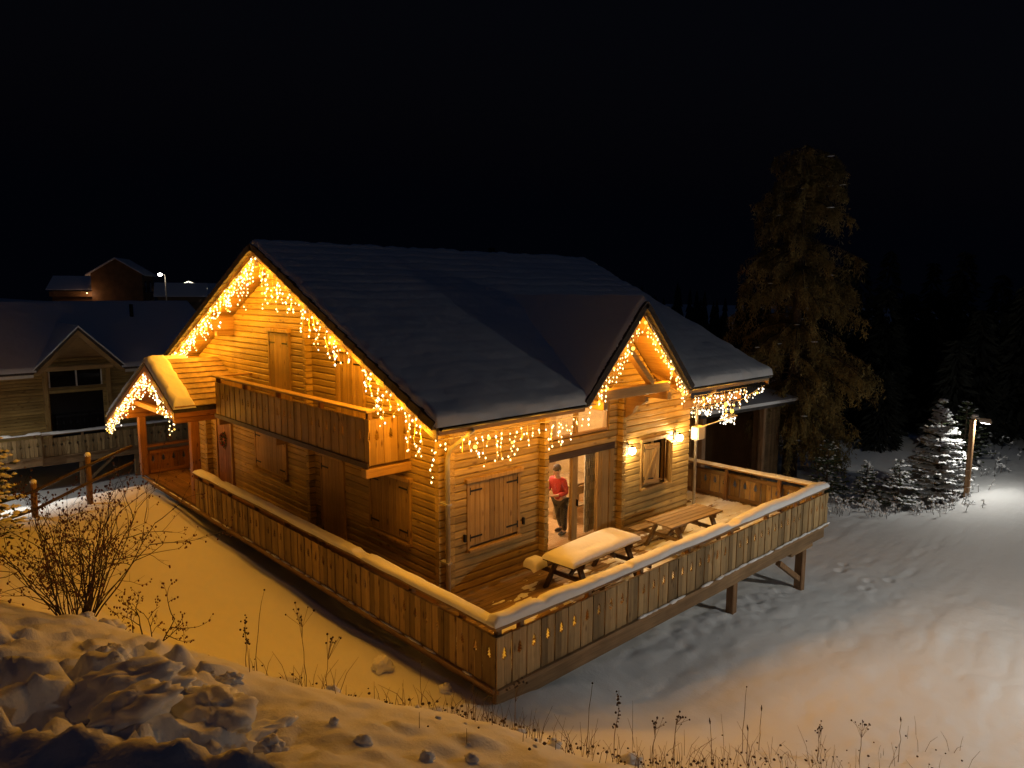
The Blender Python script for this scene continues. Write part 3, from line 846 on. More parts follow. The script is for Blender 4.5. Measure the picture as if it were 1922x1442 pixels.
# porch roof ---------------------------------------------------------
PX0, PX1, PAY, PAZ, PK = -0.72, GX - .05, 13.3, 3.92, 0.487
PR, PLF = 11.18, 17.5
def pz(y): return PAZ - abs(y - PAY) * PK
pr = MB(); pr.prism([(PX0, PAY, PAZ - .12), (PX1, PAY, PAZ - .12), (PX1, PLF, pz(PLF) - .12), (PX0, PLF, pz(PLF) - .12)][::-1], (0, 0, .12))
pr.prism([(PX0, PAY, PAZ - .12), (PX1, PAY, PAZ - .12), (PX1, PR, pz(PR) - .12), (PX0, PR, pz(PR) - .12)], (0, 0, .11))
porch = pr.build('porch_roof', M['tile'], chalet)
n = 9
for i in range(n):       # bare tile courses on the sheltered part of the slope
    y0 = PAY - (PAY - PR) * i / n; y1 = PAY - (PAY - PR) * (i + 1.08) / n
    if i == n - 1: y1 = PR - .03
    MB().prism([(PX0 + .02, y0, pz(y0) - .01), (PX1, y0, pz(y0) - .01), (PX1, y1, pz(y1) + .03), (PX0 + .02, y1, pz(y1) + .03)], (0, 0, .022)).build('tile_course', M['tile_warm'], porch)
for ya, yb in ((PLF, PAY), (PR, PAY)):
    MB().prism([(PX0 - .01, ya, pz(ya) - .125), (PX0 - .01, yb, pz(yb) - .125), (PX0 - .01, yb, pz(yb) - .29), (PX0 - .01, ya, pz(ya) - .29)], (.035, 0, 0)).build('barge_board', M['porch_x'], porch)
    nb2 = 16
    for i in range(nb2):
        y0 = ya + (yb - ya) * i / nb2; y1 = ya + (yb - ya) * (i + .96) / nb2
        MB().prism([(PX0 + .04, y0, pz(y0) - .125), (GX - .07, y0, pz(y0) - .125), (GX - .07, y1, pz(y1) - .125), (PX0 + .04, y1, pz(y1) - .125)], (0, 0, -.018)).build('soffit_board', M['porch_x'], porch)
MB().cbox(-.1, .1, 16.4, 16.62, .05, 1.9, .012).build('porch_post', M['porch_z'], porch)
MB().cbox(.02, .24, 12.25, 12.47, .05, 2.3, .012).build('porch_post', M['porch_z'], porch)
for i in range(4):
    MB().cbox(PX0 + .3 - .04 * i, GX, 16.42, 16.6, 1.9 + i * .15 + .002, 1.9 + (i + 1) * .15 - .004, .014).build('porch_log', M['porch_x'], porch)
for i in range(4):
    MB().cbox(PX0 + .35, GX - .06, 12.28, 12.44, 2.3 + i * .15 + .002, 2.3 + (i + 1) * .15 - .004, .014).build('porch_log', M['porch_x'], porch)
MB().cbox(PX0 + .1, GX - .06, PAY - .09, PAY + .09, PAZ - .42, PAZ - .16, .014).build('purlin', M['porch_x'], porch)
MB().cbox(PX0 + .42, PX0 + .56, 12.45, 16.4, 2.35, 2.5, .014).build('tie_beam', M['pine_y'], porch)
# ------------------------------------------------------------------ timber deck
LX, LY, DEND, RLY = 11.24, 12.1, 16.6, 4.4
random.seed(11)
deck = thing('timber_deck', (0, 0, 0), 'wraparound timber deck on posts with tree cutout railing around the log chalet', 'deck')
BW = .125
# planks along x in front of the house and on the right terrace
y = 0.04
while y < FY + 4.6:
    x0 = .03 if y < FY - .15 else RXW + .2
    MB().cbox(x0, LX - .03 - random.uniform(0, .01), y, y + BW - .009, .0 + random.uniform(0, .004), .045 + random.uniform(-.002, .002), .005).build('plank', M['deck_x'], deck)
    y += BW
x = .03
while x < GX - .1:
    MB().cbox(x, x + BW - .009, FY - .1, DEND, .0, .046 + random.uniform(-.002, .002), .005).build('plank', M['deck_y'], deck)
    x += BW
# edge beams, bearers and posts
MB().cbox(-.03, LX + .03, -.075, -.012, -.06, .012, .008).build('ledge_board', M['rail_x'], deck)
MB().cbox(-.075, -.012, .0, DEND, -.06, .012, .008).build('ledge_board', M['rail_y'], deck)
MB().cbox(.0, LX, .012, .1, -.36, -.004, .012).build('edge_beam', M['rail_x'], deck)
MB().cbox(.14, .22, .104, DEND, -.3, -.004, .012).build('edge_beam', M['rail_y'], deck)
MB().cbox(LX - .1, LX, .104, 7.4, -.36, -.004, .012).build('edge_beam', M['rail_y'], deck)
for xx in (1.2, 2.6, 4.0, 5.4, 6.8, 8.2, 9.6):
    MB().box(xx, xx + .07, .104, FY + .1, -.2, -.006).build('joist', M['rail_y'], deck)
def support(px, py, w=.2):
    zg = hz(px, py)
    s = MB().cbox(px - w / 2, px + w / 2, py - w / 2, py + w / 2, zg - .2, -.56, .014).build('post', M['post'], deck)
    MB().cbox(px - .75, px + .42, py - w / 2 - .01, py + w / 2 + .01, -.557, -.365, .014).build('bearer', M['rail_x'], deck)
support(10.5, .25); support(7.35, .35, .18); support(10.5, 3.0); support(7.35, 3.0, .18)
MB().beam((9.3, .25, -.6), (10.42, .25, hz(10.5, .25) + .3), .12, .12).build('brace', M['post'], deck)
# railings
def railing(name, p, d, length, rotz, skip, inner, posts, mrail, slat_n=None, first=0.0):
    """p: outer corner, d: direction, inner: unit vector towards the deck"""
    p = Vector(p); d = Vector(d); inn = Vector(inner)
    q = p + d * length
    a = p + inn * .045 + Vector((0, 0, .735)); b = q + inn * .045 + Vector((0, 0, .735))
    rail = MB().beam(a + d * .06, b - d * .06, .05, .09).build(name, mrail, deck)
    a = p + inn * .045 + Vector((0, 0, .12)); b = q + inn * .045 + Vector((0, 0, .12))
    MB().beam(a + d * .06, b - d * .06, .05, .09).build('lower_rail', mrail, rail)
    a = p + inn * .075 + Vector((0, 0, .95)) - d * .06; b = q + inn * .075 + Vector((0, 0, .95)) + d * .0
    MB().beam(a, b, .24, .045).build('cap_rail', mrail, rail)
    for t in posts:
        c = p + d * t + inn * .115
        MB().cbox(c.x - .045, c.x + .045, c.y - .045, c.y + .045, .0, .926, .008).build('railing_post', M['post'], rail)
    return rail
rf = railing('front_railing', (0, 0, 0), (1, 0, 0), LX, 0, (10,), (0, 1, 0), (.12, .58, 2.16, 3.6, 5.15, 6.74, 8.3, 9.8, LX - .06), M['rail_x'])
slat_run(rf, (-.015, 0, 0), (1, 0, 0), 73, (10,), 0)
rl = railing('left_railing', (0, .03, 0), (0, 1, 0), LY - .03, 0, (2,), (1, 0, 0), (.9, 2.25, 3.8, 5.35, 6.9, 8.45, 10.0, 11.2, LY - .1), M['rail_y'])
slat_run(rl, (0, LY, 0), (0, -1, 0), 78, (2, 6, 7), -math.pi / 2)
rr = railing('right_railing', (LX, .2, 0), (0, 1, 0), 5.6, 0, (2,), (-1, 0, 0), (1.0, 2.55, 4.1, 5.5), M['rail_y'])
slat_run(rr, (LX, 5.8, 0), (0, -1, 0), 37, (2,), -math.pi / 2)
rb = railing('porch_railing', (.12, DEND - .06, 0), (1, 0, 0), 1.4, 0, (), (0, -1, 0), (1.3,), M['porch_x'])
SLP = {c: slat_mesh(.148, 0, .80, c in 'L', c in 'R', .024, M['porch_z']) for c in 'PLR'}
slat_run(rb, (.12, DEND - .06, 0), (1, 0, 0), 9, (), 0, SLP)

# ------------------------------------------------------------------ snow lying on things
def snow_sheet(name, ox, oy, ux, uy, nu, nv, zfun, thick, mat, mask=None, edge=.12, seed=0, wob=.03, label='', base=.0, rip=None, smooth=True, amp=.25):
    """closed-looking blanket over a parametrised surface. point = o + u*ux + v*uy, u,v in 0..1"""
    u = np.linspace(0, 1, nu); v = np.linspace(0, 1, nv)
    U, Vv = np.meshgrid(u, v)
    lu = math.hypot(*ux); lv = math.hypot(*uy)
    X = ox + U * ux[0] + Vv * uy[0]; Y = oy + U * ux[1] + Vv * uy[1]
    Z = zfun(X, Y)
    du = np.minimum(U, 1 - U) * lu; dv = np.minimum(Vv, 1 - Vv) * lv
    wn_ = fbm(X * 3.1, Y * 3.1, seed + 5, 3)
    d = np.minimum(du, dv) + wob * wn_
    t = np.sqrt(np.clip(d / edge, 0, 1) * (2 - np.clip(d / edge, 0, 1)))
    th = thick * t * (1 + amp * fbm(X * 1.1, Y * 1.1, seed, 3)) + .006 * fbm(X * 6, Y * 6, seed + 9, 2) * t
    if rip is not None: th = th + rip(X, Y) * t
    top = Z + base + th
    top = np.where((du < 1e-9) | (dv < 1e-9), Z + base - .03, top)
    Vt = np.stack([X.ravel(), Y.ravel(), top.ravel()], 1)
    i, j = np.meshgrid(np.arange(nu - 1), np.arange(nv - 1))
    a = (j * nu + i).ravel()
    Fq = np.stack([a, a + 1, a + nu + 1, a + nu], 1)
    if mask is not None:
        cx = X.ravel()[Fq].mean(1); cy = Y.ravel()[Fq].mean(1)
        Fq = Fq[mask(cx, cy)]
    o = inst(name, np_mesh(name, Vt, Fq, mat, smooth), (0, 0, 0))
    tag(o, label, 'snow', kind='stuff')
    return o
def main_z(X, Y): return RZ - np.abs(Y - RY) * K
def notch(cx, cy):
    return ~(np.abs(cx - DX) < (DW - .12) * (1 - (cy - EY) / (DYB - EY)) - .03)
def courses(X, Y):
    f = ((Y - EY) / .36) % 1.0
    return .02 * np.minimum(1, np.minimum(f, 1 - f) * 4) * (.25 + .75 * sstep(5.2, 7.2, Y)) * (1 + .6 * fbm(X * .7, Y * .5, 91, 3))
snow_sheet('roof_snow', X0 - .06, EY - .07, (X1 - X0 + .12, 0), (0, RY - EY + .07), 300, 190, main_z, .14, M['snow_roof'], notch, .2, 3, .11,
           'snow blanket on the front slope of the big chalet roof', .0, courses, amp=.3)
snow_sheet('roof_snow', X0 - .06, by_ + .07, (X1 - X0 + .12, 0), (0, RY - by_ - .07), 160, 60, main_z, .1, M['snow_roof'], None, .12, 13, .05,
           'snow blanket on the hidden back slope of the big chalet roof', .0)
# triangular blankets on the cross gable
for s, lab in ((-1, 'snow on the left slope of the small front cross gable roof'), (1, 'thin snow on the right slope of the small front cross gable roof')):
    n_ = 60
    vs = []; idx = {}
    for i in range(n_ + 1):
        for j in range(n_ + 1 - i):
            a = i / n_; b = j / n_; c = 1 - a - b
            x = a * (DX + s * (DW + .03)) + b * DX + c * DX
            yy = a * (EY - .06) + b * (EY - .06) + c * (DYB + .35)
            z = a * (EZ - .02) + b * DZ + c * DZ
            e = min((1 - c if False else c) * 3.8 + .03 * mnoise.noise((x * 4, yy * 4, 2)), 10)
            t = max(0, min(1, e / .14)); t = math.sqrt(t * (2 - t))
            dv_ = a * 0
            thk = (.11 if s < 0 else .07) * t * (1 + .3 * mnoise.noise((x * 1.4, yy * 1.4, 5.5)))
            if c == 0: thk = -.02
            idx[(i, j)] = len(vs); vs.append((x, yy, z + .008 + thk))
    fs = []
    for i in range(n_):
        for j in range(n_ - i):
            fs.append((idx[(i, j)], idx[(i + 1, j)], idx[(i, j + 1)]))
            if j < n_ - i - 1: fs.append((idx[(i + 1, j)], idx[(i + 1, j + 1)], idx[(i, j + 1)]))
    o = inst('dormer_snow', np_mesh('dormer_snow', vs, [f if s < 0 else f[::-1] for f in fs], M['snow_roof'], True), (0, 0, 0))
    tag(o, lab, 'snow', kind='stuff')
def porch_z(X, Y): return PAZ - np.abs(Y - PAY) * PK + .02
snow_sheet('porch_snow', PX0 - .03, PR - .03, (.56, 0), (0, PAY - PR + .05), 40, 90, porch_z, .17, M['snow'], None, .14, 23, .06,
           'thick lit snow on the near slope of the little porch roof', .0)
snow_sheet('porch_snow', PX0 - .03, PLF + .03, (X0 - PX0, 0), (0, PAY - PLF), 40, 70, porch_z, .13, M['snow'], None, .12, 33, .05,
           'snow on the far slope of the little porch roof', .0)
# railing caps
def cap_snow(p, q, w, label, seed, th=.1, z=.975):
    p = np.array(p, float); q = np.array(q, float); d = q - p; L = np.linalg.norm(d); d /= L; nrm = np.array([-d[1], d[0]])
    nu = int(L / .07) + 2; nv = 9
    vs = []; 
    for i in range(nu):
        c = p + d * L * i / (nu - 1)
        ww = w * (1 + .16 * float(fbm(i * .09, seed, seed, 4))); hh = th * (1 + .45 * float(fbm(i * .06, seed * 3.3, seed + 2, 4)) + .12 * float(fbm(i * .33, seed, seed + 6, 2)))
        if i in (0, nu - 1): hh *= .4
        hh *= 1 - .7 * float(sstep(.3, .42, fbm(i * .1 + 3.7, seed * 5.1, seed + 12, 3)))
        off = .02 * float(fbm(i * .05, seed * 7., seed + 4, 3))
        for j in range(nv):
            t = math.pi * j / (nv - 1)
            e = c + nrm * (-math.copysign(abs(math.cos(t)) ** .6, math.cos(t)) * ww / 2 + off)
            vs.append((e[0], e[1], z - .006 + hh * math.sin(t) ** .55))
    fs = [(i * nv + j, i * nv + j + 1, (i + 1) * nv + j + 1, (i + 1) * nv + j) for i in range(nu - 1) for j in range(nv - 1)]
    me = np_mesh('rail_snow', vs, [f[::-1] for f in fs], M['snow'], True)
    return tag(inst('rail_snow', me, (0, 0, 0)), label, 'snow', kind='stuff')
cap_snow((-.06, .075), (LX + .03, .075), .25, 'rounded strip of snow along the cap of the front deck railing', 3, .12)
cap_snow((.075, -.03), (.075, LY), .25, 'rounded strip of snow along the cap of the left deck railing', 5, .075)
cap_snow((LX - .075, .0), (LX - .075, 5.8), .26, 'strip of snow along the cap of the right deck railing', 7, .05)
# ledge snow in clumps along the foot of the front slats
b = MB(); random.seed(21)
x = 3.2
while x < LX:
    l = random.uniform(.12, .6)
    if random.random() < .3 + .075 * x:
        h = random.uniform(.016, .042)
        b.ball((x + l / 2, -.045 + random.uniform(-.006, .006), .01), 1, 9, 6, (l / 2, random.uniform(.026, .036), h))
    x += l * random.uniform(.5, .85)
tag(b.build('ledge_snow', M['snow'], None, True), 'clumps of snow caught along the foot of the front deck railing', 'snow', kind='stuff')
b = MB(); yy = .5
while yy < 15.5:
    l = random.uniform(.2, .8)
    if random.random() < .85: b.ball((-.045, yy + l / 2, .008), 1, 8, 5, (.028, l / 2, random.uniform(.01, .025)))
    yy += l
tag(b.build('ledge_snow', M['snow'], None, True), 'thin line of snow along the foot of the left deck railing', 'snow', kind='stuff')
# thin trodden snow on the deck boards
def deck_snow(name, x0, x1, y0, y1, label, seed, cover, step=.035):
    nu = int((x1 - x0) / step); nv = int((y1 - y0) / step)
    X, Y = np.meshgrid(np.linspace(x0, x1, nu), np.linspace(y0, y1, nv))
    c = cover(X, Y)
    gap = np.abs(((Y - .04) / BW) % 1 - .97); 
    z = .046 + .05 * (fbm(X * 1.7, Y * 2.6, seed, 4) + .5 * fbm(X * 6, Y * 8, seed + 3, 3) + c) - .03 * (gap < .1)
    z = np.minimum(z, .085 + .01 * fbm(X * 5, Y * 5, seed + 8))
    Vt = np.stack([X.ravel(), Y.ravel(), np.maximum(z, .01).ravel()], 1)
    i, j = np.meshgrid(np.arange(nu - 1), np.arange(nv - 1)); a = (j * nu + i).ravel()
    Fq = np.stack([a, a + 1, a + nu + 1, a + nu], 1)
    Fq = Fq[(z.ravel()[Fq] > .035).any(1)]
    return tag(inst(name, np_mesh(name, Vt, Fq, M['snow'], True), (0, 0, 0)), label, 'snow', kind='stuff')
deck_snow('deck_snow', .2, LX - .2, .2, FY - .14, 'patchy trodden snow on the planks around the picnic tables', 51,
          lambda X, Y: -.22 + .6 * sstep(3.2, 7.5, X) + .75 * sstep(1.7, .4, Y) - .6 * sstep(1.9, 2.6, Y) * sstep(8.5, 7, X))
deck_snow('deck_snow', RXW + .25, LX - .2, FY - .14, 7.2, 'trodden snow on the right hand terrace beside the log wall', 57, lambda X, Y: .3 + 0 * X)

# ------------------------------------------------------------------ picnic tables
def picnic_table(loc, rot, length, mat, label):
    t = thing('picnic_table', (0, 0, 0), label, 'picnic table', 'picnic tables on the deck')
    L = length
    for i in range(5):
        y0 = -.375 + i * .15
        MB().cbox(-L / 2, L / 2, y0 + .006, y0 + .144, .70, .74, .006).build('tabletop_plank', mat, t)
    for s in (-1, 1):
        bench = MB().cbox(-L / 2, L / 2, s * .70 - .13, s * .70 - .005, .40, .44, .006).build('bench_plank', mat, t)
        MB().cbox(-L / 2, L / 2, s * .70 + .005, s * .70 + .13, .40, .44, .006).build('bench_plank', mat, t)
    for e in (-1, 1):
        x = e * (L / 2 - .32)
        for s in (-1, 1):
            MB().beam((x, s * .24, .70), (x, s * .56, .0), .05, .12, (1, 0, 0)).build('leg', mat, t)
        MB().cbox(x + .03, x + .075, -.82, .82, .31, .40, .006).build('bench_bearer', mat, t)
        MB().cbox(x + .03, x + .075, -.36, .36, .61, .70, .006).build('top_bearer', mat, t)
        MB().beam((x - e * .03, 0, .36), (x - e * .5, 0, .69), .045, .07).build('brace', mat, t)
    t.location = loc; t.rotation_euler = (0, 0, rot)
    return t
picnic_table((3.9, 1.48, .048), R(3.0), 2.2, M['table_dark'], 'dark picnic table buried under thick snow by the patio door')
picnic_table((7.07, 1.45, .048), R(-2.5), 1.95, M['table'], 'bare brown picnic table swept of snow below the small window')
def soft_slab(name, cx, cy, z, lx, ly, h, rot, label, seed, nu=46, nv=20):
    ca, sa = math.cos(rot), math.sin(rot)
    u = np.linspace(-1, 1, nu); v = np.linspace(-1, 1, nv)
    U, Vv = np.meshgrid(u, v)
    U2_ = np.sign(U) * np.abs(U) ** .6; V2_ = np.sign(Vv) * np.abs(Vv) ** .6
    e = np.clip((1 - np.maximum(np.abs(U2_) ** 6, 0) ), 0, 1) * np.clip(1 - np.abs(V2_) ** 5, 0, 1)
    X = U2_ * lx / 2; Y = V2_ * ly / 2
    Z = z - .006 + h * e ** .35 * (1 + .12 * fbm(X * 2, Y * 2, seed, 3)) - .05 * h / .12 * np.exp(-((X + .35) / .28) ** 2 - ((Y + .12) / .05) ** 2)
    P = np.stack([(cx + X * ca - Y * sa).ravel(), (cy + X * sa + Y * ca).ravel(), Z.ravel()], 1)
    i, j = np.meshgrid(np.arange(nu - 1), np.arange(nv - 1)); a = (j * nu + i).ravel()
    o = inst(name, np_mesh(name, P, np.stack([a, a + 1, a + nu + 1, a + nu], 1), M['snow'], True), (0, 0, 0))
    return tag(o, label, 'snow', kind='stuff')
soft_slab('table_snow', 3.9, 1.48, .788, 2.24, .8, .15, R(3), 'smooth slab of snow on top of the dark picnic table', 61)
soft_slab('bench_snow', 2.93, 2.13, .488, .36, .34, .19, R(3), 'pillow of snow on the bench end of the dark picnic table', 63, 24, 18)
soft_slab('bench_snow', 3.95, .79, .488, 2.1, .28, .1, R(3), 'snow on the bench of the dark picnic table beside the railing', 65)
# ------------------------------------------------------------------ icicle light strings
def polyline(path, step):
    pts = [Vector(p) for p in path]; out = []
    for a, b in zip(pts[:-1], pts[1:]):
        n = max(1, int((b - a).length / step))
        for i in range(n): out.append(a.lerp(b, i / n))
    out.append(pts[-1]); return out

def icicles(label, path, seed, nl, watts, step=.11, drop=(.18, .75), white=.12, big=.05, br=.0175, sway=(1, 1), col=STRING_COL, loff=(0, 0, -.25), dens=.085, group='icicle light strings on the chalet', area=None):
    rnd = random.Random(seed)
    pts = polyline(path, step)
    t = thing('light_string', pts[0], label, 'string lights', group)
    cab = MB(); wb = MB(); cb = MB(); bb = MB()
    sag = [p + Vector((0, 0, -.015 * abs(math.sin(i * .9)))) for i, p in enumerate(pts)]
    cab.tube(sag, .006, 4)
    pat = [.3, .8, .5, 1.0, .4, .65, .9, .25]
    ph = rnd.uniform(0, 6)
    for i, p in enumerate(sag):
        wv = .5 + .5 * math.sin(i * .41 + ph) * math.cos(i * .173 + ph * 2)
        if rnd.random() < .16 * (1 - wv): continue
        L = drop[0] + (.55 + .55 * wv) * (drop[1] - drop[0]) * pat[(i + rnd.choice((0, 0, 1))) % 8] * rnd.uniform(.7, 1.1)
        n = max(2, int(L / dens))
        q = Vector(p); line = [q.copy()]
        dx = rnd.uniform(-.035, .035) * sway[0]; dy = rnd.uniform(-.035, .035) * sway[1]
        for k in range(n):
            curl = .045 if k > n * .6 and rnd.random() < .4 else .014
            q = q + Vector((dx * .3 + rnd.gauss(0, curl) * sway[0], dy * .3 + rnd.gauss(0, curl) * sway[1], -L / n * rnd.uniform(.75, 1.05)))
            line.append(q.copy())
            c = q + Vector((rnd.uniform(-.035, .035) * sway[0], rnd.uniform(-.035, .035) * sway[1], rnd.uniform(-.04, .04)))
            r = br * rnd.uniform(.75, 1.3)
            u = rnd.random()
            if u < white: cb.octa(c, r * 1.15)
            elif u < white + big: bb.ball(c, r * rnd.uniform(1.15, 1.9), 8, 6)
            elif u < .84: wb.octa(c, r)
        cab.tube(line, .0035, 3, False)
    cab.build('cable', M['cable'], t)
    for m, nm, mt in ((wb, 'bulbs', 'bulb'), (cb, 'white_bulbs', 'bulb_white'), (bb, 'large_bulbs', 'bulb_big')):
        if m.v: tag(m.build(nm, M[mt], t), kind='stuff')
    ln = polyline(path, .01)
    for i in range(nl):
        c = ln[int((i + .5) / nl * (len(ln) - 1))] + Vector(loff)
        point('string_glow', c, watts / nl, col, .12, t)
    if area:
        o_ = Vector(area[1]).normalized() * .06 + Vector((0, 0, -.3))
        strip('string_fill', Vector(path[0]) + o_, Vector(path[1]) + o_, .35, area[0], col, area[1], t)  # added area light, carries more of the string colour out onto the snow
    return t
ZU = -T - .06
icicles('dense icicle lights along the left slope of the big gable', [(X0 - .01, RY, slope_z(RY) + ZU - .1), (X0 - .01, by_ - .15, slope_z(by_ - .15) + ZU)], 1, 9, 460, .085, (.25, .85), .1, .06, sway=(.8, .6), area=(15, (-.8, -.35, -.5)))
icicles('icicle lights along the right slope of the big gable', [(X0 - .01, RY - .1, slope_z(RY) + ZU - .1), (X0 - .01, EY + .05, slope_z(EY) + ZU)], 2, 9, 430, .19, (.15, 1.0), .15, .05, sway=(1.1, .9), area=(15, (-.8, -.35, -.5)))
icicles('icicle lights along the front eave above the closed shutters', [(X0 + .05, EY - .02, EZ - T - .14), (DX - DW + .1, EY - .02, EZ - T - .14)], 3, 5, 95, .15, (.12, .8), .08, .03, sway=(.8, 1), area=(35, (-.1, -1, -.1)))
icicles('icicle lights along the left slope of the small front gable', [(DX - .05, EY - .02, DZ - T - .2), (DX - DW + .1, EY - .02, EZ - T - .03)], 4, 4, 62, .1, (.15, .55), .08, .1, sway=(.6, .8), loff=(.1, .15, -.25))
icicles('icicle lights along the right slope of the small front gable', [(DX + .05, EY - .02, DZ - T - .2), (DX + DW - .1, EY - .02, EZ - T - .03)], 5, 4, 62, .08, (.15, .5), .06, .12, sway=(.6, .8), loff=(-.1, .15, -.25))
icicles('dense icicle lights on the long left slope of the porch roof', [(PX0 - .03, PAY, PAZ - .28), (PX0 - .03, PLF - .1, pz(PLF - .1) - .24)], 6, 5, 130, .07, (.2, .7), .14, .05, sway=(.8, .6))
icicles('icicle lights on the short right slope of the porch roof', [(PX0 - .03, PAY, PAZ - .28), (PX0 - .03, PR + .1, pz(PR + .1) - .24)], 7, 3, 75, .08, (.2, .6), .14, .05, sway=(.8, .6))
icicles('whitish icicle lights along the right hand eave', [(DX + DW + .15, EY - .02, EZ - T - .15), (X1 - 1.3, EY - .02, EZ - T - .15)], 8, 3, 70, .09, (.12, .4), .45, .03, sway=(.6, .8))
icicles('whitish light string along the timber beam right of the small gable', [(RXW + .1, FY - .12, 2.84), (X1 - .2, FY - .12, 2.84), (X1 - .2, EY + .05, EZ - T - .2)], 9, 3, 40, .08, (.1, .3), .5, .03, sway=(.6, .8))
strip('string_fill', (5.3, EY - .12, 4.55), (6.7, EY - .12, 4.55), 1.7, 180, STRING_COL, (-.45, -1, 0), [o for o in COL.objects if o.get('label', '').startswith('icicle lights along the right slope of the small')][0])  # added tall area light, brightens the snow beyond the front railing
# white bunched string at the end of a thin pole on the terrace
tp = thing('terrace_pole', (RXW + .25, FY - .1, 2.3), 'thin pale pole reaching out from the right corner of the log wall', 'pole')
MB().tube([(RXW + .1, FY - .1, 2.28), (11.5, FY - .1, 2.4)], .018, 6).build('pole', M['white_paint'], tp, True)
icicles('bunched white light string hanging off the thin terrace pole', [(10.75, FY - .1, 2.55), (11.4, FY - .1, 2.45)], 10, 1, 3, .035, (.15, .4), .92, .0, sway=(1, 1), col=(1, .9, .75))
# three loose party bulbs under the right eave
for i, (c, m_) in enumerate((((9.55, 2.5, 2.72), 'bulb_white'), ((10.5, 2.5, 2.86), 'bulb_big'), ((10.55, 2.35, 2.68), 'bulb_big'))):
    o = thing('hanging_bulb', c, ('bright white bulb hanging under the right eave', 'upper yellow bulb hanging under the right eave', 'lower yellow bulb hanging under the right eave')[i], 'light bulb', 'hanging bulbs under the right eave')
    MB().ball(c, .05, 10, 7, (1, 1, 1.2)).build('bulb', M[m_], o, True)
    MB().tube([(c[0], c[1], c[2] + .05), (c[0], c[1], c[2] + .12)], .02, 6).build('socket', M['iron'], o)
    MB().tube([(c[0], c[1], c[2] + .12), (c[0], c[1], 3.3)], .004, 4).build('cord', M['iron'], o)

# wall lamps ---------------------------------------------------------
def wall_lamp(x, z, label, watts):
    o = thing('wall_lamp', (x, FY - .06, z), label, 'wall lamp', 'wall lamps beside the small window')
    MB().cbox(x - .06, x + .06, FY - .09, FY - .062, z - .1, z + .12, .008).build('wall_plate', M['iron'], o)
    MB().tube([(x, FY - .09, z + .08), (x, FY - .2, z + .12), (x, FY - .22, z + .06)], .012, 6).build('bracket', M['iron'], o)
    MB().tube([(x, FY - .22, z + .07), (x, FY - .22, z + .04)], [.02, .075], 10).build('shade', M['iron'], o)
    MB().ball((x, FY - .22, z - .04), .085, 12, 9, (1, 1, 1.15)).build('globe', M['lamp_glow'], o, True)
    point('lamp_light', (x, FY - .22, z - .04), watts, LAMP_COL, .035, o)
    return o
wall_lamp(6.58, 2.2, 'glowing wall lamp between the patio door and the small window', 60)
wall_lamp(8.52, 2.24, 'glowing wall lamp between the small window and the right corner', 75)
# white box on the corner
sp = thing('loudspeaker', (9.12, FY - .3, 2.2), 'cream outdoor loudspeaker mounted at the right corner of the log wall', 'loudspeaker')
MB().cbox(9.04, 9.36, FY - .42, FY - .2, 2.08, 2.42, .02).build('cabinet', M['white_paint'], sp)
MB().box(9.06, 9.34, FY - .428, FY - .42, 2.1, 2.4).build('grille', plain('grille', (.5, .46, .38), .8, var=.2, nscale=60), sp)
MB().beam((9.2, FY - .2, 2.25), (9.2, FY - .06, 2.25), .05, .05).build('bracket', M['iron'], sp)

# ------------------------------------------------------------------ lit living room behind the glass
room_wall = plain('room_wall', (0.62, 0.46, 0.26), .8, var=.1)
IX0, IX1, IY0, IY1, IZ0, IZ1 = 3.6, 8.9, FY + .15, 7.2, .28, 3.7
rm = MB()
rm.box(IX0 - .1, IX0, IY0, IY1, IZ0, IZ1); rm.box(IX1, IX1 + .05, IY0, IY1, IZ0, IZ1); rm.box(IX0 - .1, IX1, IY1, IY1 + .1, IZ0, IZ1)
lr = rm.build('room_lining', room_wall, chalet)
MB().box(IX0 - .1, IX1, IY0, IY1, IZ0 - .08, IZ0 - .002).build('room_floor', wood('room_floor', (.5, .33, .18), (.34, .2, .1), 'y'), lr)
MB().box(IX0 - .1, IX1, IY0, IY1, IZ1, IZ1 + .06).build('room_ceiling', plain('room_ceiling', (.72, .55, .42), .8), lr)
pend = thing('pendant_lamp', (5.2, 5.0, 3.1), 'small pendant lamp lighting the living room', 'lamp')
MB().tube([(5.2, 5.0, 3.7), (5.2, 5.0, 3.16)], .008, 5).build('cord', M['iron'], pend)
MB().tube([(5.2, 5.0, 3.16), (5.2, 5.0, 3.0)], [.04, .16], 12, False).build('shade', M['white_paint'], pend)
MB().ball((5.2, 5.0, 3.04), .05, 8, 6).build('bulb', M['lamp_glow'], pend)
point('lamp_light', (5.0, 4.5, 2.85), 230, (1, .7, .38), .1, pend)
wl2 = thing('back_wall_fill', (5.4, 6.3, 3.3), 'unseen lamp added near the back wall to brighten the upper window', 'lamp')
MB().ball((5.4, 6.3, 3.45), .12, 10, 7, (1, 1, .6)).build('globe', M['lamp_glow'], wl2, True)
point('lamp_light', (5.4, 6.2, 3.1), 330, (1, .72, .38), .1, wl2)  # unseen lamp, added to brighten the back wall behind the upper window
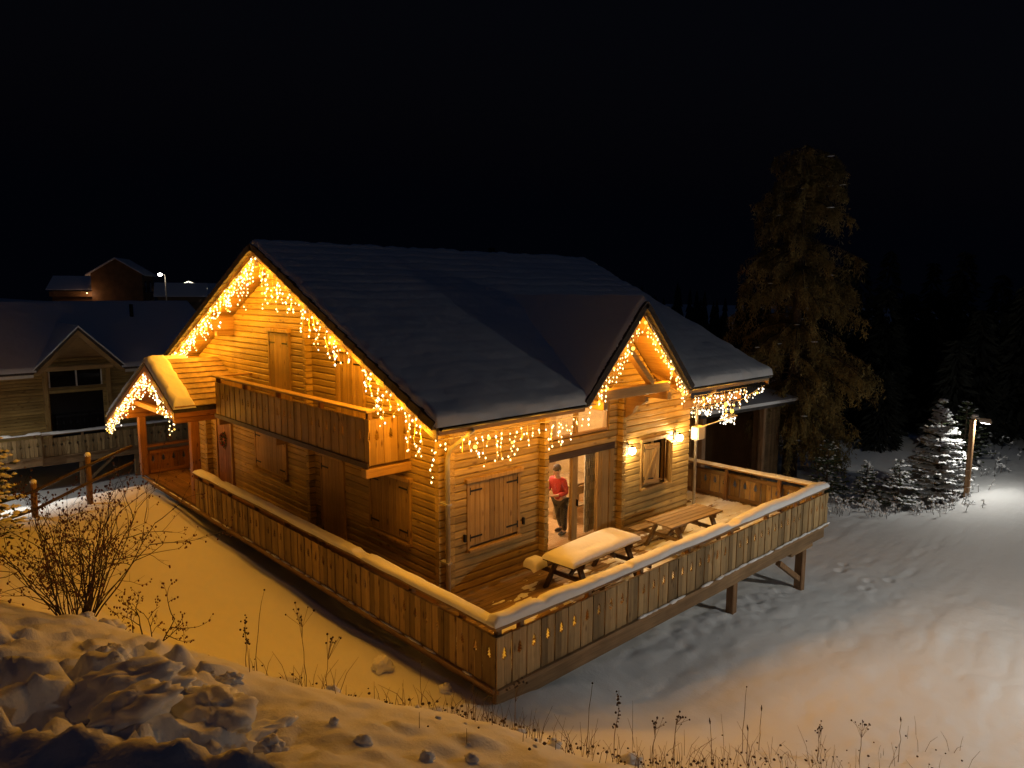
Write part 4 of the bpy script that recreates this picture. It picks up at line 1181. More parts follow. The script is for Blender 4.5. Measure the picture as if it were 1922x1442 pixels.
# curtain
cu = thing('curtain', (5.7, 3.1, .3), 'grey checked curtain drawn to the side behind the patio door', 'curtain')
vs = []; fs = []
for i in range(41):
    u = i / 40
    x = 5.52 + u * .32; yv = 3.12 + .035 * math.sin(u * 30)
    vs += [(x, yv, .3), (x, yv, 2.4)]
for i in range(40): fs.append((2 * i, 2 * i + 2, 2 * i + 3, 2 * i + 1))
cm, cnt, cb_ = new_mat('curtain_check'); tcn = cnt.nodes.new('ShaderNodeTexCoord'); chk = cnt.nodes.new('ShaderNodeTexChecker')
chk.inputs['Scale'].default_value = 6; chk.inputs[1].default_value = (.46, .44, .38, 1); chk.inputs[2].default_value = (.3, .29, .25, 1)
cnt.links.new(tcn.outputs['Object'], chk.inputs[0]); cnt.links.new(chk.outputs[0], cb_.inputs['Base Color']); cb_.inputs['Roughness'].default_value = .9
c_ = MB(); c_.add(vs, fs); c_.build('drape', cm, cu, True)
MB().tube([(5.3, 3.12, 2.42), (6.1, 3.12, 2.42)], .012, 6).build('curtain_rod', M['iron'], cu)
# dining table, chair, side cabinet, beam
ft = thing('dining_table', (6.6, 4.6, .28), 'wooden dining table inside the living room seen behind the glass', 'table')
MB().cbox(5.7, 7.5, 4.2, 5.1, 1.0, 1.05, .01).build('table_top', M['table'], ft)
for x in (5.8, 7.4):
    for yv in (4.3, 5.0): MB().cbox(x - .04, x + .04, yv - .04, yv + .04, .28, 1.0, .008).build('leg', M['table'], ft)
fc = thing('dining_chair', (6.0, 3.9, .28), 'pale wooden chair tucked at the dining table behind the patio door', 'chair')
MB().cbox(5.82, 6.22, 3.66, 4.06, .70, .74, .01).build('seat', M['table'], fc)
for x in (5.85, 6.19):
    for yv in (3.69, 4.03): MB().cbox(x - .02, x + .02, yv - .02, yv + .02, .28, .7 if yv > 3.8 else 1.2, .005).build('leg', M['white_paint'], fc)
MB().cbox(5.85, 6.19, 3.68, 3.7, 1.0, 1.2, .004).build('backrest', M['table'], fc)
kc = thing('kitchen_counter', (4.6, 5.6, .28), 'dark kitchen counter along the back of the living room', 'counter')
MB().cbox(3.65, 7.4, 6.4, 7.1, .28, 1.15, .01).build('cabinet', M['dark_wood'], kc)
MB().cbox(3.62, 7.45, 6.35, 7.12, 1.154, 1.2, .01).build('worktop', M['white_paint'], kc)
st = thing('wooden_stool', (4.35, 4.2, .28), 'pale wooden pedestal with a round plate inside the patio door', 'stool')
MB().cbox(4.25, 4.55, 3.7, 4.0, .28, 1.08, .012).build('pedestal', M['pine_z'], st)
pl = thing('plate', (4.5, 3.72, 1.24), 'round yellow plate held in front of the person in red', 'plate')
MB().tube([(4.5, 3.6, 1.22), (4.5, 3.6, 1.235), (4.5, 3.6, 1.26)], [.09, .13, .15], 18).build('dish', plain('plate_yellow', (.8, .66, .36), .4), pl, True)

# ------------------------------------------------------------------ person in the living room
def skin_obj(name, joints, edges, mat, parent, sub=2):
    me = bpy.data.meshes.new(name)
    me.from_pydata([j[0] for j in joints], edges, [])
    o = inst(name, me, (0, 0, 0))
    sk = o.modifiers.new('skin', 'SKIN'); sk.use_smooth_shade = True
    me.materials.append(mat)
    lay = me.skin_vertices[0].data if me.skin_vertices else None
    if lay is None:
        bpy.context.view_layer.objects.active = o
        lay = me.skin_vertices[0].data
    for i, j in enumerate(joints):
        r = j[1]
        lay[i].radius = (r, r) if not hasattr(r, '__len__') else r
    lay[0].use_root = True
    ss = o.modifiers.new('sub', 'SUBSURF'); ss.levels = sub; ss.render_levels = sub
    if parent: par(o, parent)
    return o
PXp, PYp, PZp = 5.08, 3.5, .285
person = thing('person', (PXp, PYp, PZp), 'person in a red sweater and dark trousers carrying a plate behind the patio door', 'person')
skinm = plain('skin', (.55, .34, .24), .5); redm = plain('red_sweater', (.42, .035, .04), .85, var=.25, nscale=25); trm = plain('dark_trousers', (.03, .033, .032), .85, var=.3, nscale=18); hairm = plain('brown_hair', (.045, .025, .015), .7, var=.4, nscale=30)
def P(x, y, z): return (PXp + x, PYp + y, PZp + z)
# facing -x, leaning slightly forward; right arm towards -y
J = [(P(.03, 0, .84), (.13, .15)), (P(.0, 0, 1.02), (.115, .14)), (P(-.04, 0, 1.2), (.12, .165)), (P(-.06, 0, 1.31), (.085, .1)), (P(-.08, 0, 1.38), .05), (P(-.11, 0, 1.46), (.08, .07)), (P(-.115, 0, 1.545), (.095, .08)),
     (P(.05, -.1, .78), .1), (P(.02, -.12, .44), .065), (P(.06, -.12, .08), .042), (P(-.1, -.13, .035), .038),
     (P(.05, .1, .78), .1), (P(.1, .12, .44), .065), (P(.2, .12, .1), .042), (P(.06, .13, .035), .038),
     (P(-.05, -.19, 1.28), .06), (P(-.03, -.25, 1.02), .048), (P(-.26, -.16, .98), .036), (P(-.4, -.08, .99), .026),
     (P(-.05, .19, 1.28), .06), (P(-.1, .24, 1.04), .048), (P(-.32, .14, 1.03), .036), (P(-.45, .06, 1.02), .026)]
E_ = [(0, 1), (1, 2), (2, 3), (3, 4), (4, 5), (5, 6), (0, 7), (7, 8), (8, 9), (9, 10), (0, 11), (11, 12), (12, 13), (13, 14), (2, 15), (15, 16), (16, 17), (17, 18), (2, 19), (19, 20), (20, 21), (21, 22)]
body = skin_obj('body', J, E_, skinm, person)
# fingers closing on the plate rim
for side, base in ((-1, Vector(P(-.42, -.07, .99))), (1, Vector(P(-.47, .05, 1.02)))):
    for f in range(4):
        o_ = Vector((0, (f - 1.5) * .02, .0))
        MB().tube([base + o_, base + o_ + Vector((-.035, 0, .0)), base + o_ + Vector((-.06, 0, -.012)), base + o_ + Vector((-.07 + .008 * f, 0, -.03))], [.0095, .009, .008, .006], 6).build('finger', skinm, body, True)
    MB().tube([base + Vector((.03, -side * .02, 0)), base + Vector((-.005, -side * .045, .012)), base + Vector((-.035, -side * .04, .015))], [.011, .0095, .007], 6).build('thumb', skinm, body, True)
sw = [(P(.03, 0, .80), (.15, .165)), (P(.0, 0, 1.0), (.135, .16)), (P(-.04, 0, 1.2), (.135, .18)), (P(-.06, 0, 1.33), (.085, .1)),
      (P(-.05, -.19, 1.28), .075), (P(-.03, -.25, 1.02), .062), (P(-.24, -.17, .985), .05), (P(-.05, .19, 1.28), .075), (P(-.1, .24, 1.04), .062), (P(-.3, .15, 1.03), .05)]
skin_obj('sweater', sw, [(0, 1), (1, 2), (2, 3), (2, 4), (4, 5), (5, 6), (2, 7), (7, 8), (8, 9)], redm, person)
tr = [(P(.03, 0, .84), (.14, .16)), (P(.05, -.1, .76), .115), (P(.02, -.12, .44), .08), (P(.06, -.12, .08), .062), (P(.05, .1, .76), .115), (P(.1, .12, .44), .08), (P(.2, .12, .1), .062)]
skin_obj('trousers', tr, [(0, 1), (1, 2), (2, 3), (0, 4), (4, 5), (5, 6)], trm, person)
for yv, xo in ((-.12, -.02), (.12, .12)):
    MB().ball(P(xo, yv, .045), 1, 10, 7, (.14, .05, .05)).build('shoe', M['iron'], person, True)
MB().ball(P(-.085, 0, 1.555), 1, 12, 9, (.105, .092, .105)).build('hair', hairm, person, True)
fb = MB(); fb.ball(P(-.21, 0, 1.5), 1, 6, 5, (.022, .014, .018)); fb.build('nose', skinm, body, True)
for s in (-1, 1):
    MB().ball(P(-.195, s * .032, 1.53), .011, 6, 5).build('eye', M['iron'], body)
    MB().ball(P(-.09, s * .088, 1.5), 1, 6, 5, (.02, .01, .03)).build('ear', skinm, body, True)
MB().ball(P(-.196, 0, 1.455), 1, 6, 4, (.01, .025, .007)).build('mouth', plain('lips', (.35, .1, .08), .5), body)

# floodlight on the hidden side wall, shining on the yard and the larch
fl = thing('floodlight', (RXW + .1, 6.0, 3.1), 'floodlight under the right gable shining on the larch', 'floodlight')
MB().cbox(RXW + .03, RXW + .22, 5.88, 6.12, 3.0, 3.2, .01).build('housing', M['iron'], fl)
MB().box(RXW + .222, RXW + .228, 5.9, 6.1, 3.02, 3.18).build('lens', M['lamp_glow'], fl)
spot('lamp_light', (RXW + .3, 6.0, 3.1), (23, 6.4, 2.2), 60, (1.0, .6, .2), 58, .8, .08, fl)
# ------------------------------------------------------------------ neighbouring chalet on the left
NB = Vector((-4.5, 29.0, -1.5))
nc = thing('neighbour_chalet', NB + Vector((6, 2.8, 0)), 'unlit log chalet with snowy roof and small front gable left of the big chalet', 'chalet')
nx0, nx1 = NB.x - 4, NB.x + 13.4
ney, nez, nry, nrz = NB.y + 1.99, NB.z + 3.6, NB.y + 8.84, NB.z + 6.6
ndx, ndw, ndz = NB.x + 6.04, 1.9, NB.z + 5.55
nk = (nrz - nez) / (nry - ney); ndyb = ney + (ndz - nez) / nk
nfy = NB.y + 2.83
wl = MB().box(nx0 + .8, nx1 - .8, nfy + .06, nfy + .2, NB.z - .4, NB.z + 3.8)
wl.prism([(ndx - 1.6, nfy + .06, NB.z + 3.8), (ndx + 1.6, nfy + .06, NB.z + 3.8), (ndx, nfy + .06, ndz - .2)], (0, .1, 0))
wl.box(nx1 - .95, nx1 - .8, nfy + .2, NB.y + 14, NB.z - .4, NB.z + 3.8)
nwall = wl.build('front_wall', M['pine_x'], nc)
for k in range(27):
    z = NB.z + .075 + k * .15
    if z < NB.z + 3.7:
        cuts = []
        if NB.z + 2.7 < z < NB.z + 3.45 or NB.z + .2 < z < NB.z + 2.4: cuts = [(ndx - 1.2, ndx + 1.05)]
        for s0, s1 in intervals(nx0 + .6, nx1 - .6, cuts): log(nwall, 'x', s0, s1, z, nfy)
    else:
        h = (ndz - .25 - z) / (ndz - nez) * ndw; log(nwall, 'x', ndx - h, ndx + h, z, nfy)
nroof = MB()
nroof.prism([(x, yy, nrz - abs(yy - nry) * nk - .15) for x, yy in ((nx0, ney), (ndx - ndw, ney), (ndx, ndyb), (ndx + ndw, ney), (nx1, ney), (nx1, nry), (nx0, nry))], (0, 0, .15))
nroof.prism([(nx0, nry, nrz - .15), (nx1, nry, nrz - .15), (nx1, nry + 6.8, nez - .15), (nx0, nry + 6.8, nez - .15)], (0, 0, .15))
nro = nroof.build('roof', M['tile'], nc)
for s in (-1, 1):
    MB().prism([(ndx + s * ndw, ney, nez - .145), (ndx, ney, ndz - .145), (ndx, ndyb + .2, ndz - .145)], (0, 0, .15)).build('dormer_slope', M['tile'], nro)
    MB().prism([(ndx + s * (ndw - .05), ney - .01, nez - .15), (ndx, ney - .01, ndz - .15), (ndx, ney - .01, ndz - .42), (ndx + s * (ndw - .3), ney - .01, nez - .15)], (0, .05, 0)).build('barge_board', M['pine_x'], nro)
    vs = [(ndx + s * (ndw + .03), ney - .05, nez + .05), (ndx, ney - .05, ndz + .08), (ndx, ndyb + .3, ndz + .08), (ndx + s * (ndw + .03), ney - .05, nez - .0), (ndx, ney - .05, ndz)]
    b = MB(); b.add(vs, [(0, 1, 2), (3, 4, 1, 0)] if s < 0 else [(2, 1, 0), (0, 1, 4, 3)])
    tag(b.build('dormer_snow', M['snow_roof']), 'snow on the %s slope of the neighbour chalet front gable' % ('left' if s < 0 else 'right'), 'snow', kind='stuff')
MB().cbox(ndx - 1.45, ndx + 1.4, ney + .06, ney + .2, NB.z + 3.55, NB.z + 3.75, .02).build('tie_beam', M['pine_x'], nc)
MB().cbox(ndx - 1.35, ndx + 1.25, nfy - .02, nfy + .1, NB.z + 3.45, NB.z + 3.62, .02).build('window_head', M['pine_x'], nc)
nwin = MB().box(ndx - 1.2, ndx + 1.05, nfy + .045, nfy + .055, NB.z + 2.7, NB.z + 3.45).build('upper_window', M['dark_glass'], nc)
for x in (ndx - 1.2, ndx - .08, ndx + 1.0):
    MB().cbox(x, x + .07, nfy - .02, nfy + .04, NB.z + 2.7, NB.z + 3.45, .006).build('mullion', M['white_paint'], nwin)
MB().cbox(ndx - 1.25, ndx + 1.1, nfy - .03, nfy + .04, NB.z + 2.58, NB.z + 2.7, .006).build('sill', M['white_paint'], nwin)
MB().box(ndx - 1.2, ndx + 1.05, nfy + .03, nfy + .055, NB.z + .2, NB.z + 2.4).build('dark_doorway', M['dark_glass'], nc)
for x in (ndx - 1.45, ndx + 1.2):
    MB().cbox(x, x + .2, nfy - .22, nfy - .05, NB.z - .3, NB.z + 3.5, .02).build('log_post', M['pine_z'], nc)
MB().cbox(nx0, ndx - ndw, ney - .02, ney + .03, nez - .3, nez - .16, .01).build('fascia', M['white_paint'], nro)
MB().cbox(ndx + ndw, nx1, ney - .02, ney + .03, nez - .3, nez - .16, .01).build('fascia', M['white_paint'], nro)
MB().tube([(NB.x + 9.7, nry - 2.0, nrz - 1.4), (NB.x + 9.7, nry - 2.0, nrz - .1)], .1, 8).build('stove_pipe', M['iron'], nc)
def nz(X, Y): return nrz - np.abs(Y - nry) * nk
snow_sheet('neighbour_roof_snow', nx0 - .05, ney - .05, (nx1 - nx0 + .1, 0), (0, nry - ney + .05), 140, 60, nz, .12, M['snow_roof'],
           lambda cx, cy: ~(np.abs(cx - ndx) < (ndw - .1) * (1 - (cy - ney) / (ndyb - ney)) - .05), .15, 71, .04, 'snow blanket on the front roof slope of the unlit neighbour chalet')
# its deck
nd = thing('neighbour_deck', NB, 'pale timber deck with tree cutout railing in front of the unlit chalet', 'deck')
MB().box(nx0, nx1 - 1, NB.y + .1, nfy + .1, NB.z - .06, NB.z + .02).build('deck_floor', M['deck_x'], nd)
for xa, n_, dz, dy, nm in ((-.62, 62, 0, 0, 'railing'), (-5.6, 32, .12, -.35, 'railing')):
    rl_ = MB().cbox(xa, xa + n_ * .155, NB.y + dy - .06, NB.y + dy + .16, NB.z + .93 + dz, NB.z + .98 + dz, .01).build('railing', M['rail_x'], nd)
    slat_run(rl_, (xa, NB.y + dy, NB.z + dz), (1, 0, 0), n_, (10,), 0)
    MB().cbox(xa, xa + n_ * .155, NB.y + dy + .013, NB.y + dy + .09, NB.z + dz - .42, NB.z + dz - .06, .015).build('edge_beam', M['rail_x'], nd)
    MB().cbox(xa, xa + n_ * .155, NB.y + dy - .08, NB.y + dy - .013, NB.z + dz - .06, NB.z + dz, .01).build('ledge_board', M['rail_x'], nd)
    for i in range(0, n_, 10):
        MB().cbox(xa + i * .155 + .02, xa + i * .155 + .11, NB.y + dy + .02, NB.y + dy + .11, NB.z + dz, NB.z + .925 + dz, .008).build('railing_post', M['post'], rl_)
    cap_snow((xa - .03, NB.y + dy + .05), (xa + n_ * .155 + .03, NB.y + dy + .05), .26, 'bright snow strip on the %s length of the neighbour deck railing' % ('right hand' if dz == 0 else 'raised left hand'), 9 + int(dz * 100), .1, NB.z + .98 + dz)
for x in (-4.6, -2.0, .9, 3.2, 4.6, 6.5):
    zg = hz(x, NB.y + .2)
    MB().cbox(x - .09, x + .09, NB.y + .1, NB.y + .28, zg - .2, NB.z - .424, .014).build('post', M['rail_x'], nd)
for x in (3.2, .9):
    MB().beam((x + 1.3, NB.y + .19, NB.z - .46), (x + .1, NB.y + .19, NB.z - 1.5), .1, .1).build('brace', M['rail_x'], nd)

# ------------------------------------------------------------------ lamp posts
def lamp_post(x, y, h, label, watts, head=(.55, -.12), col=(1, .95, .82), mat='post', r=.085, cone=138, aim=(0, 0), leak=0):
    zg = hz(x, y)
    o = thing('lamp_post', (x, y, zg), label, 'lamp post', 'lamp posts on the snow field')
    MB().cbox(x - r, x + r, y - r, y + r, zg - .2, zg + h, .02).build('pole', M[mat], o)
    hx, hy = head
    MB().beam((x - hx * .1, y - hy * .1, zg + h + .05), (x + hx, y + hy, zg + h + .03), .1, .06).build('arm', M['zinc'], o)
    MB().beam((x + hx * .35, y + hy * .35, zg + h - .03), (x + hx * 1.05, y + hy * 1.05, zg + h - .06), .22, .1).build('lamp_head', M['zinc'], o)
    MB().ball((x + hx * .1, y + hy * .1, zg + h + .14), 1, 9, 6, (.13, .12, .06)).build('snow_cap', M['snow'], o, True)
    MB().beam((x + hx * .45, y + hy * .45, zg + h - .09), (x + hx * .95, y + hy * .95, zg + h - .118), .15, .02).build('lens', M['lamp_white'], o)
    spot('lamp_light', (x + hx * .75, y + hy * .75, zg + h - .16), (x + hx * .75 + aim[0], y + hy * .75 + aim[1], zg), watts, col, cone, .6, .06, o)
    if leak: point('lamp_glow', (x + hx * .75, y + hy * .75, zg + h - .2), leak, col, .06, o)
    return o
lamp_post(23.75, -.03, 2.95, 'tall wooden lamp post lighting the snow beside the small snowy fir', 20, (.1, -.55), cone=165, leak=230)
lamp_post(11.0, -10.0, 5.6, 'lamp post further right on the snow field', 1250, (-.4, .4), aim=(-.6, 1.6), cone=168, leak=30)
lamp_post(-5.4, 19.4, 3.8, 'lamp post on the slope left of the pole fence', 1000, (.5, .1), aim=(.8, -.5), cone=110)
lamp_post(-5.6, 26.8, 4.0, 'lamp post left of the neighbour deck', 380, (.5, .1), aim=(2.2, .6), cone=125)

# ------------------------------------------------------------------ far village
def far_house(x, y, z, w, d, h, rh, rot, label, wallm, eave=.6):
    o = thing('far_chalet', (0, 0, 0), label, 'chalet', 'far chalets up the hill')
    wb = MB().box(-w / 2, w / 2, -d / 2, d / 2, -1.5, h)
    wb.prism([(-w / 2, -d / 2, h), (-w / 2, d / 2, h), (-w / 2, 0, h + rh)], (w, 0, 0))
    wl_ = wb.build('wall', wallm, o)
    for s in (-1, 1):
        e = d / 2 + eave
        MB().prism([(-w / 2 - eave, s * e, h - rh * eave / (d / 2) + .05), (w / 2 + eave, s * e, h - rh * eave / (d / 2) + .05), (w / 2 + eave, 0, h + rh + .05), (-w / 2 - eave, 0, h + rh + .05)], (0, 0, .15)).build('roof', M['snow_roof'], o)
    for sx in (-w * .25, w * .2):
        f = MB().box(sx - .5, sx + .5, -d / 2 - .04, -d / 2 - .005, h * .35, h * .75).build('window', M['dark_glass'], o)
    MB().cbox(-w / 2, w / 2, -d / 2 - 1.3, -d / 2 - 1.2, h * .38, h * .38 + .8, .02).build('balcony', wallm, o)
    for k_ in range(6):
        MB().box(-w / 2 - .03, w / 2 + .03, -d / 2 - .03, -d / 2 - .012, k_ * h / 6, k_ * h / 6 + .06).build('wall_plank', M['dark_wood'], o)
    o.location = (x, y, z); o.rotation_euler = (0, 0, rot)
    return o
brown = wood('far_wood', (.3, .18, .08), (.18, .1, .045), 'x', knots=False)
far_house(21, 119, 3.9, 6, 6, 2.0, 1.7, R(-28), 'far low chalet with a lit snowy eave up the hill', brown)
far_house(26, 115, 3.9, 6.5, 7, 4.2, 2.2, R(60), 'far tall brown chalet beside the distant street lamp', brown)
far_house(31.5, 106, 3.2, 6, 6, 1.8, 1.6, R(-20), 'far dark chalet below the lit white roofline', brown)
far_house(38, 122, 3.6, 8, 7, 1.6, 1.5, R(-30), 'farthest chalet whose gable carries white lights', brown)
for (a_, b_, c_), lab in ((((30.6, 107, 6.0), (33.1, 107.5, 7.1), (35.3, 106, 6.0)), 'tiny chevron of white lights on a far chalet gable'),):
    icicles(lab, [a_, b_, c_], 40, 1, 4, .12, (.03, .12), .98, 0, .045, col=(1, .95, .9), group='far light strings', dens=.06)
sl = thing('street_lamp', (23.9, 89, 3), 'distant street lamp glowing above the neighbour chalet roof', 'street lamp')
MB().tube([(23.95, 89, 2.5), (23.9, 89, 7.6), (23.4, 89.1, 7.8)], [.08, .05, .04], 6).build('pole', M['zinc'], sl)
MB().ball((23.35, 89.1, 7.65), .26, 10, 8, (1, 1, .7)).build('lamp_globe', M['lamp_white'], sl, True)
point('lamp_light', (23.3, 88.6, 7.2), 60, (1, .8, .55), .1, sl)
pw = thing('porch_lantern', (20.6, 113.5, 5.2), 'small warm lantern on the far low chalet', 'lantern')
MB().ball((20.6, 113.5, 5.2), .09, 8, 6).build('glow', M['bulb'], pw)
MB().tube([(20.6, 113.5, 5.28), (20.6, 113.5, 5.5)], .03, 6).build('bracket', M['iron'], pw)
point('lamp_light', (20.5, 113.0, 5.0), 45, (1, .5, .25), .1, pw)

# ------------------------------------------------------------------ outbuilding behind the right terrace
ob = thing('garage', (18, 10, -1.8), 'dark open fronted garage behind the right hand terrace', 'garage')
oz = -1.9
g_ = MB(); g_.box(15.5, 15.7, 6.6, 12, oz, 1.9); g_.box(15.7, 22, 11.8, 12, oz, 1.9); g_.box(20.2, 22, 6.6, 6.8, oz, 1.6); g_.box(21.8, 22, 6.8, 11.8, oz, 1.6)
gwl = g_.build('wall', brown, ob)
for i in range(8):
    MB().cbox(15.44, 15.495, 6.7 + i * .62, 7.3 + i * .62, oz, 1.85, .008).build('wall_board', brown, gwl)
for i in range(12):
    MB().cbox(20.2 + i * .15, 20.34 + i * .15, 6.55, 6.598, oz, 1.5, .008).build('wall_board', M['rail_x'], gwl)
MB().prism([(15.1, 6.1, 1.4), (22.3, 6.1, 1.2), (22.3, 12.4, 2.4), (15.1, 12.4, 2.6)], (0, 0, .14)).build('roof', M['tile'], ob)
MB().cbox(15.5, 15.75, 6.25, 6.5, oz, 1.4, .02).build('post', M['post'], ob)
MB().cbox(20.0, 20.2, 6.25, 6.45, oz, 1.3, .02).build('post', M['post'], ob)
b = MB(); b.prism([(15.0, 6.0, 1.545), (22.4, 6.0, 1.345), (22.4, 12.4, 2.55), (15.0, 12.4, 2.75)], (0, 0, .12))
tag(b.build('garage_snow', M['snow_roof']), 'snow on the roof of the dark garage', 'snow', kind='stuff')

# ------------------------------------------------------------------ trees
def needles_mesh(name, C_, D_, Lw, mat, seed):
    """flat twig cards: centre, direction, (length, width)"""
    n = len(C_); rg = np.random.RandomState(seed)
    C_ = np.asarray(C_, float); D_ = np.asarray(D_, float); Lw = np.asarray(Lw, float)
    D_ /= np.linalg.norm(D_, axis=1)[:, None] + 1e-9
    rv = rg.normal(size=(n, 3)); S = np.cross(D_, rv); S /= np.linalg.norm(S, axis=1)[:, None] + 1e-9
    l = Lw[:, :1]; w = Lw[:, 1:]
    P0 = C_ - S * w * .3; P1 = C_ + S * w * .3; P2 = C_ + D_ * l * .6 + S * w * .5; P3 = C_ + D_ * l; P4 = C_ + D_ * l * .55 - S * w * .5
    V = np.stack([P0, P1, P2, P3, P4], 1).reshape(-1, 3)
    a = np.arange(n)[:, None] * 5
    F = np.concatenate([a + np.array([[0, 1, 2, 4]]), a + np.array([[4, 2, 3, 3]])], 0)
    tri = np.concatenate([a + np.array([[0, 1, 2]]), a + np.array([[0, 2, 4]]), a + np.array([[4, 2, 3]])], 0)
    return np_mesh(name, V, tri, mat, False)

green = plain('fir_green', (0.05, 0.075, 0.03), .8, var=.5, nscale=3)
larch = plain('larch_needles', (0.22, 0.165, 0.055), .85, var=.55, nscale=1.5)
bark = plain('bark', (0.07, 0.05, 0.035), .9, var=.4, nscale=12, bump=.6)

def fir(loc, h, rad, label, seed, snow=.6, group=None, dens=1.0, whorls=None, zfrac=0.06):
    rg = np.random.RandomState(seed)
    x0, y0, z0 = loc
    t = thing('fir_tree', loc, label, 'fir tree', group)
    MB().tube([(x0, y0, z0 - .2), (x0 + .02, y0, z0 + h * .5), (x0, y0, z0 + h)], [.035 * h * .6 + .02, .02 * h * .6, .008], 7).build('trunk', bark, t, True)
    C_, D_, L_ = [], [], []; S_, SD, SL_ = [], [], []
    nw = whorls or int(h * 6.5)
    br = MB()
    for k in range(nw):
        f = (k + .5) / nw
        zz = z0 + h * (zfrac + (1 - zfrac) * f) + rg.uniform(-.05, .05)
        ln = rad * (1 - f) ** .85 * rg.uniform(.8, 1.1) + .06
        nb = int(rg.randint(6, 9) * dens)
        a0 = rg.uniform(0, 6.28)
        for j in range(nb):
            a = a0 + j * 6.283 / nb + rg.normal(0, .15)
            l = ln * rg.uniform(.75, 1.12); zz += rg.uniform(-.06, .06); droop = rg.uniform(-.05, .4) * (1 - f * .9)
            dirv = np.array([math.cos(a), math.sin(a), 0.12 - droop])
            pts = [np.array([x0, y0, zz]) + dirv * l * s + np.array([0, 0, .1 * l * (s ** 2)]) for s in (0, .35, .7, 1)]
            br.tube([tuple(p) for p in pts], [.012 + .006 * l, .009, .006, .002], 3, False)
            m = max(4, int(l * 26 * dens))
            for q in range(m):
                s = rg.uniform(.12, 1.0)
                c = pts[0] + dirv * l * s + np.array([0, 0, .1 * l * s * s])
                sd = rg.choice([-1, 1]); perp = np.array([-math.sin(a), math.cos(a), 0]) * sd
                d = dirv * .7 + perp * rg.uniform(.3, .9) + np.array([0, 0, rg.uniform(-.25, .15)])
                C_.append(c); D_.append(d); L_.append((.16 * (1.15 - s * .45) * (.5 + .5 * min(1, l)), .055))
                for _ in range(1 if rg.uniform() < snow else 0):
                    S_.append(c + np.array([0, 0, .022]) + d * .03); SD.append(d * np.array([1, 1, .3])); SL_.append((.2 * (1.15 - s * .4) * (.6 + .4 * min(1, l)), .13))
    tag(br.build('branches', bark, t), kind='stuff')
    tag(inst('foliage', needles_mesh('foliage', C_, D_, L_, green, seed), (0, 0, 0), t), kind='stuff')
    if S_:
        # little horizontal snow pads
        n = len(S_); S_ = np.array(S_); SD = np.array(SD); SD /= np.linalg.norm(SD, axis=1)[:, None]; SLn = np.array(SL_)
        side = np.cross(SD, [0, 0, 1.0]); side /= np.linalg.norm(side, axis=1)[:, None] + 1e-9
        up = np.array([[0, 0, .045]])
        P0 = S_; P1 = S_ + SD * SLn[:, :1] * .5 + side * SLn[:, 1:] * .6; P2 = S_ + SD * SLn[:, :1]; P3 = S_ + SD * SLn[:, :1] * .5 - side * SLn[:, 1:] * .6; P4 = S_ + SD * SLn[:, :1] * .5 + up
        V = np.stack([P0, P1, P2, P3, P4], 1).reshape(-1, 3); a = np.arange(n)[:, None] * 5
        tri = np.concatenate([a + np.array([[0, 1, 4]]), a + np.array([[1, 2, 4]]), a + np.array([[2, 3, 4]]), a + np.array([[3, 0, 4]])], 0)
        tag(inst('snow_load', np_mesh('snow_load', V, tri, M['snow'], True), (0, 0, 0), t), kind='stuff')
    return t
def fg(x, y): return (x, y, hz(x, y))
fir(fg(23.95, 1.05), 3.9, 1.25, 'small pointed fir thick with snow beside the wooden lamp post', 1, 1.0, 'small firs behind the deck', 1.5, 30)
fir(fg(22.4, 1.9), 1.9, .95, 'low green fir dusted with snow left of the pointed snowy fir', 2, .28, 'small firs behind the deck', 1.2)
fir(fg(21.9, 2.9), 1.7, .85, 'low dark fir in the middle of the row behind the deck', 3, .2, 'small firs behind the deck', 1.1)
fir(fg(21.6, 4.3), 2.3, 1.0, 'dark fir with little snow under the big larch', 4, .06, 'small firs behind the deck', 1.1)
fir(fg(29.5, 1.6), 3.0, 1.2, 'dim fir standing behind the wooden lamp post', 5, .06, 'small firs behind the deck', .9)
fir((-4.75, 11.6, hz(-4.75, 11.6)), 4.4, 1.0, 'snowy fir at the left edge whose branch tips reach into view', 6, .45, None, 1.0)
# low snow-laden weeds at the foot of the firs
def low_brush(name, label, pts, seed, snowy=True):
    rg = np.random.RandomState(seed); C_, D_, L_ = [], [], []
    b = MB()
    for (x, y, n, sp, hh) in pts:
        for i in range(n):
            px, py = x + rg.normal(0, sp), y + rg.normal(0, sp)
            z = hz(px, py); h = hh * rg.uniform(.4, 1.1); lx_, ly_ = rg.normal(0, .25, 2)
            b.tube([(px, py, z - .03), (px + lx_ * h * .5, py + ly_ * h * .5, z + h * .6), (px + lx_ * h, py + ly_ * h, z + h)], [.012, .008, .003], 3, False)
            for q in range(5):
                s = rg.uniform(.3, 1); c = np.array([px + lx_ * h * s, py + ly_ * h * s, z + h * s])
                C_.append(c); D_.append(rg.normal(size=3) + np.array([0, 0, .2])); L_.append((.13, .06))
    t = thing(name, (pts[0][0], pts[0][1], hz(pts[0][0], pts[0][1])), label, 'brush', kind='stuff')
    b.build('twigs', bark, t)
    inst('frosted_tips', needles_mesh('tips', C_, D_, L_, M['snow'] if snowy else larch, seed), (0, 0, 0), t)
    return t
low_brush('frosted_brush', 'frosted low brush along the edge of the snow field behind the deck', [(19.8, 3.0, 26, .5, .6), (20.9, 2.2, 26, .5, .5), (22.0, 1.2, 26, .5, .45), (25.0, .5, 22, .5, .5), (23, .4, 22, .4, .35), (28, .6, 25, .9, .5), (31, .2, 25, 1.2, .6)], 31)

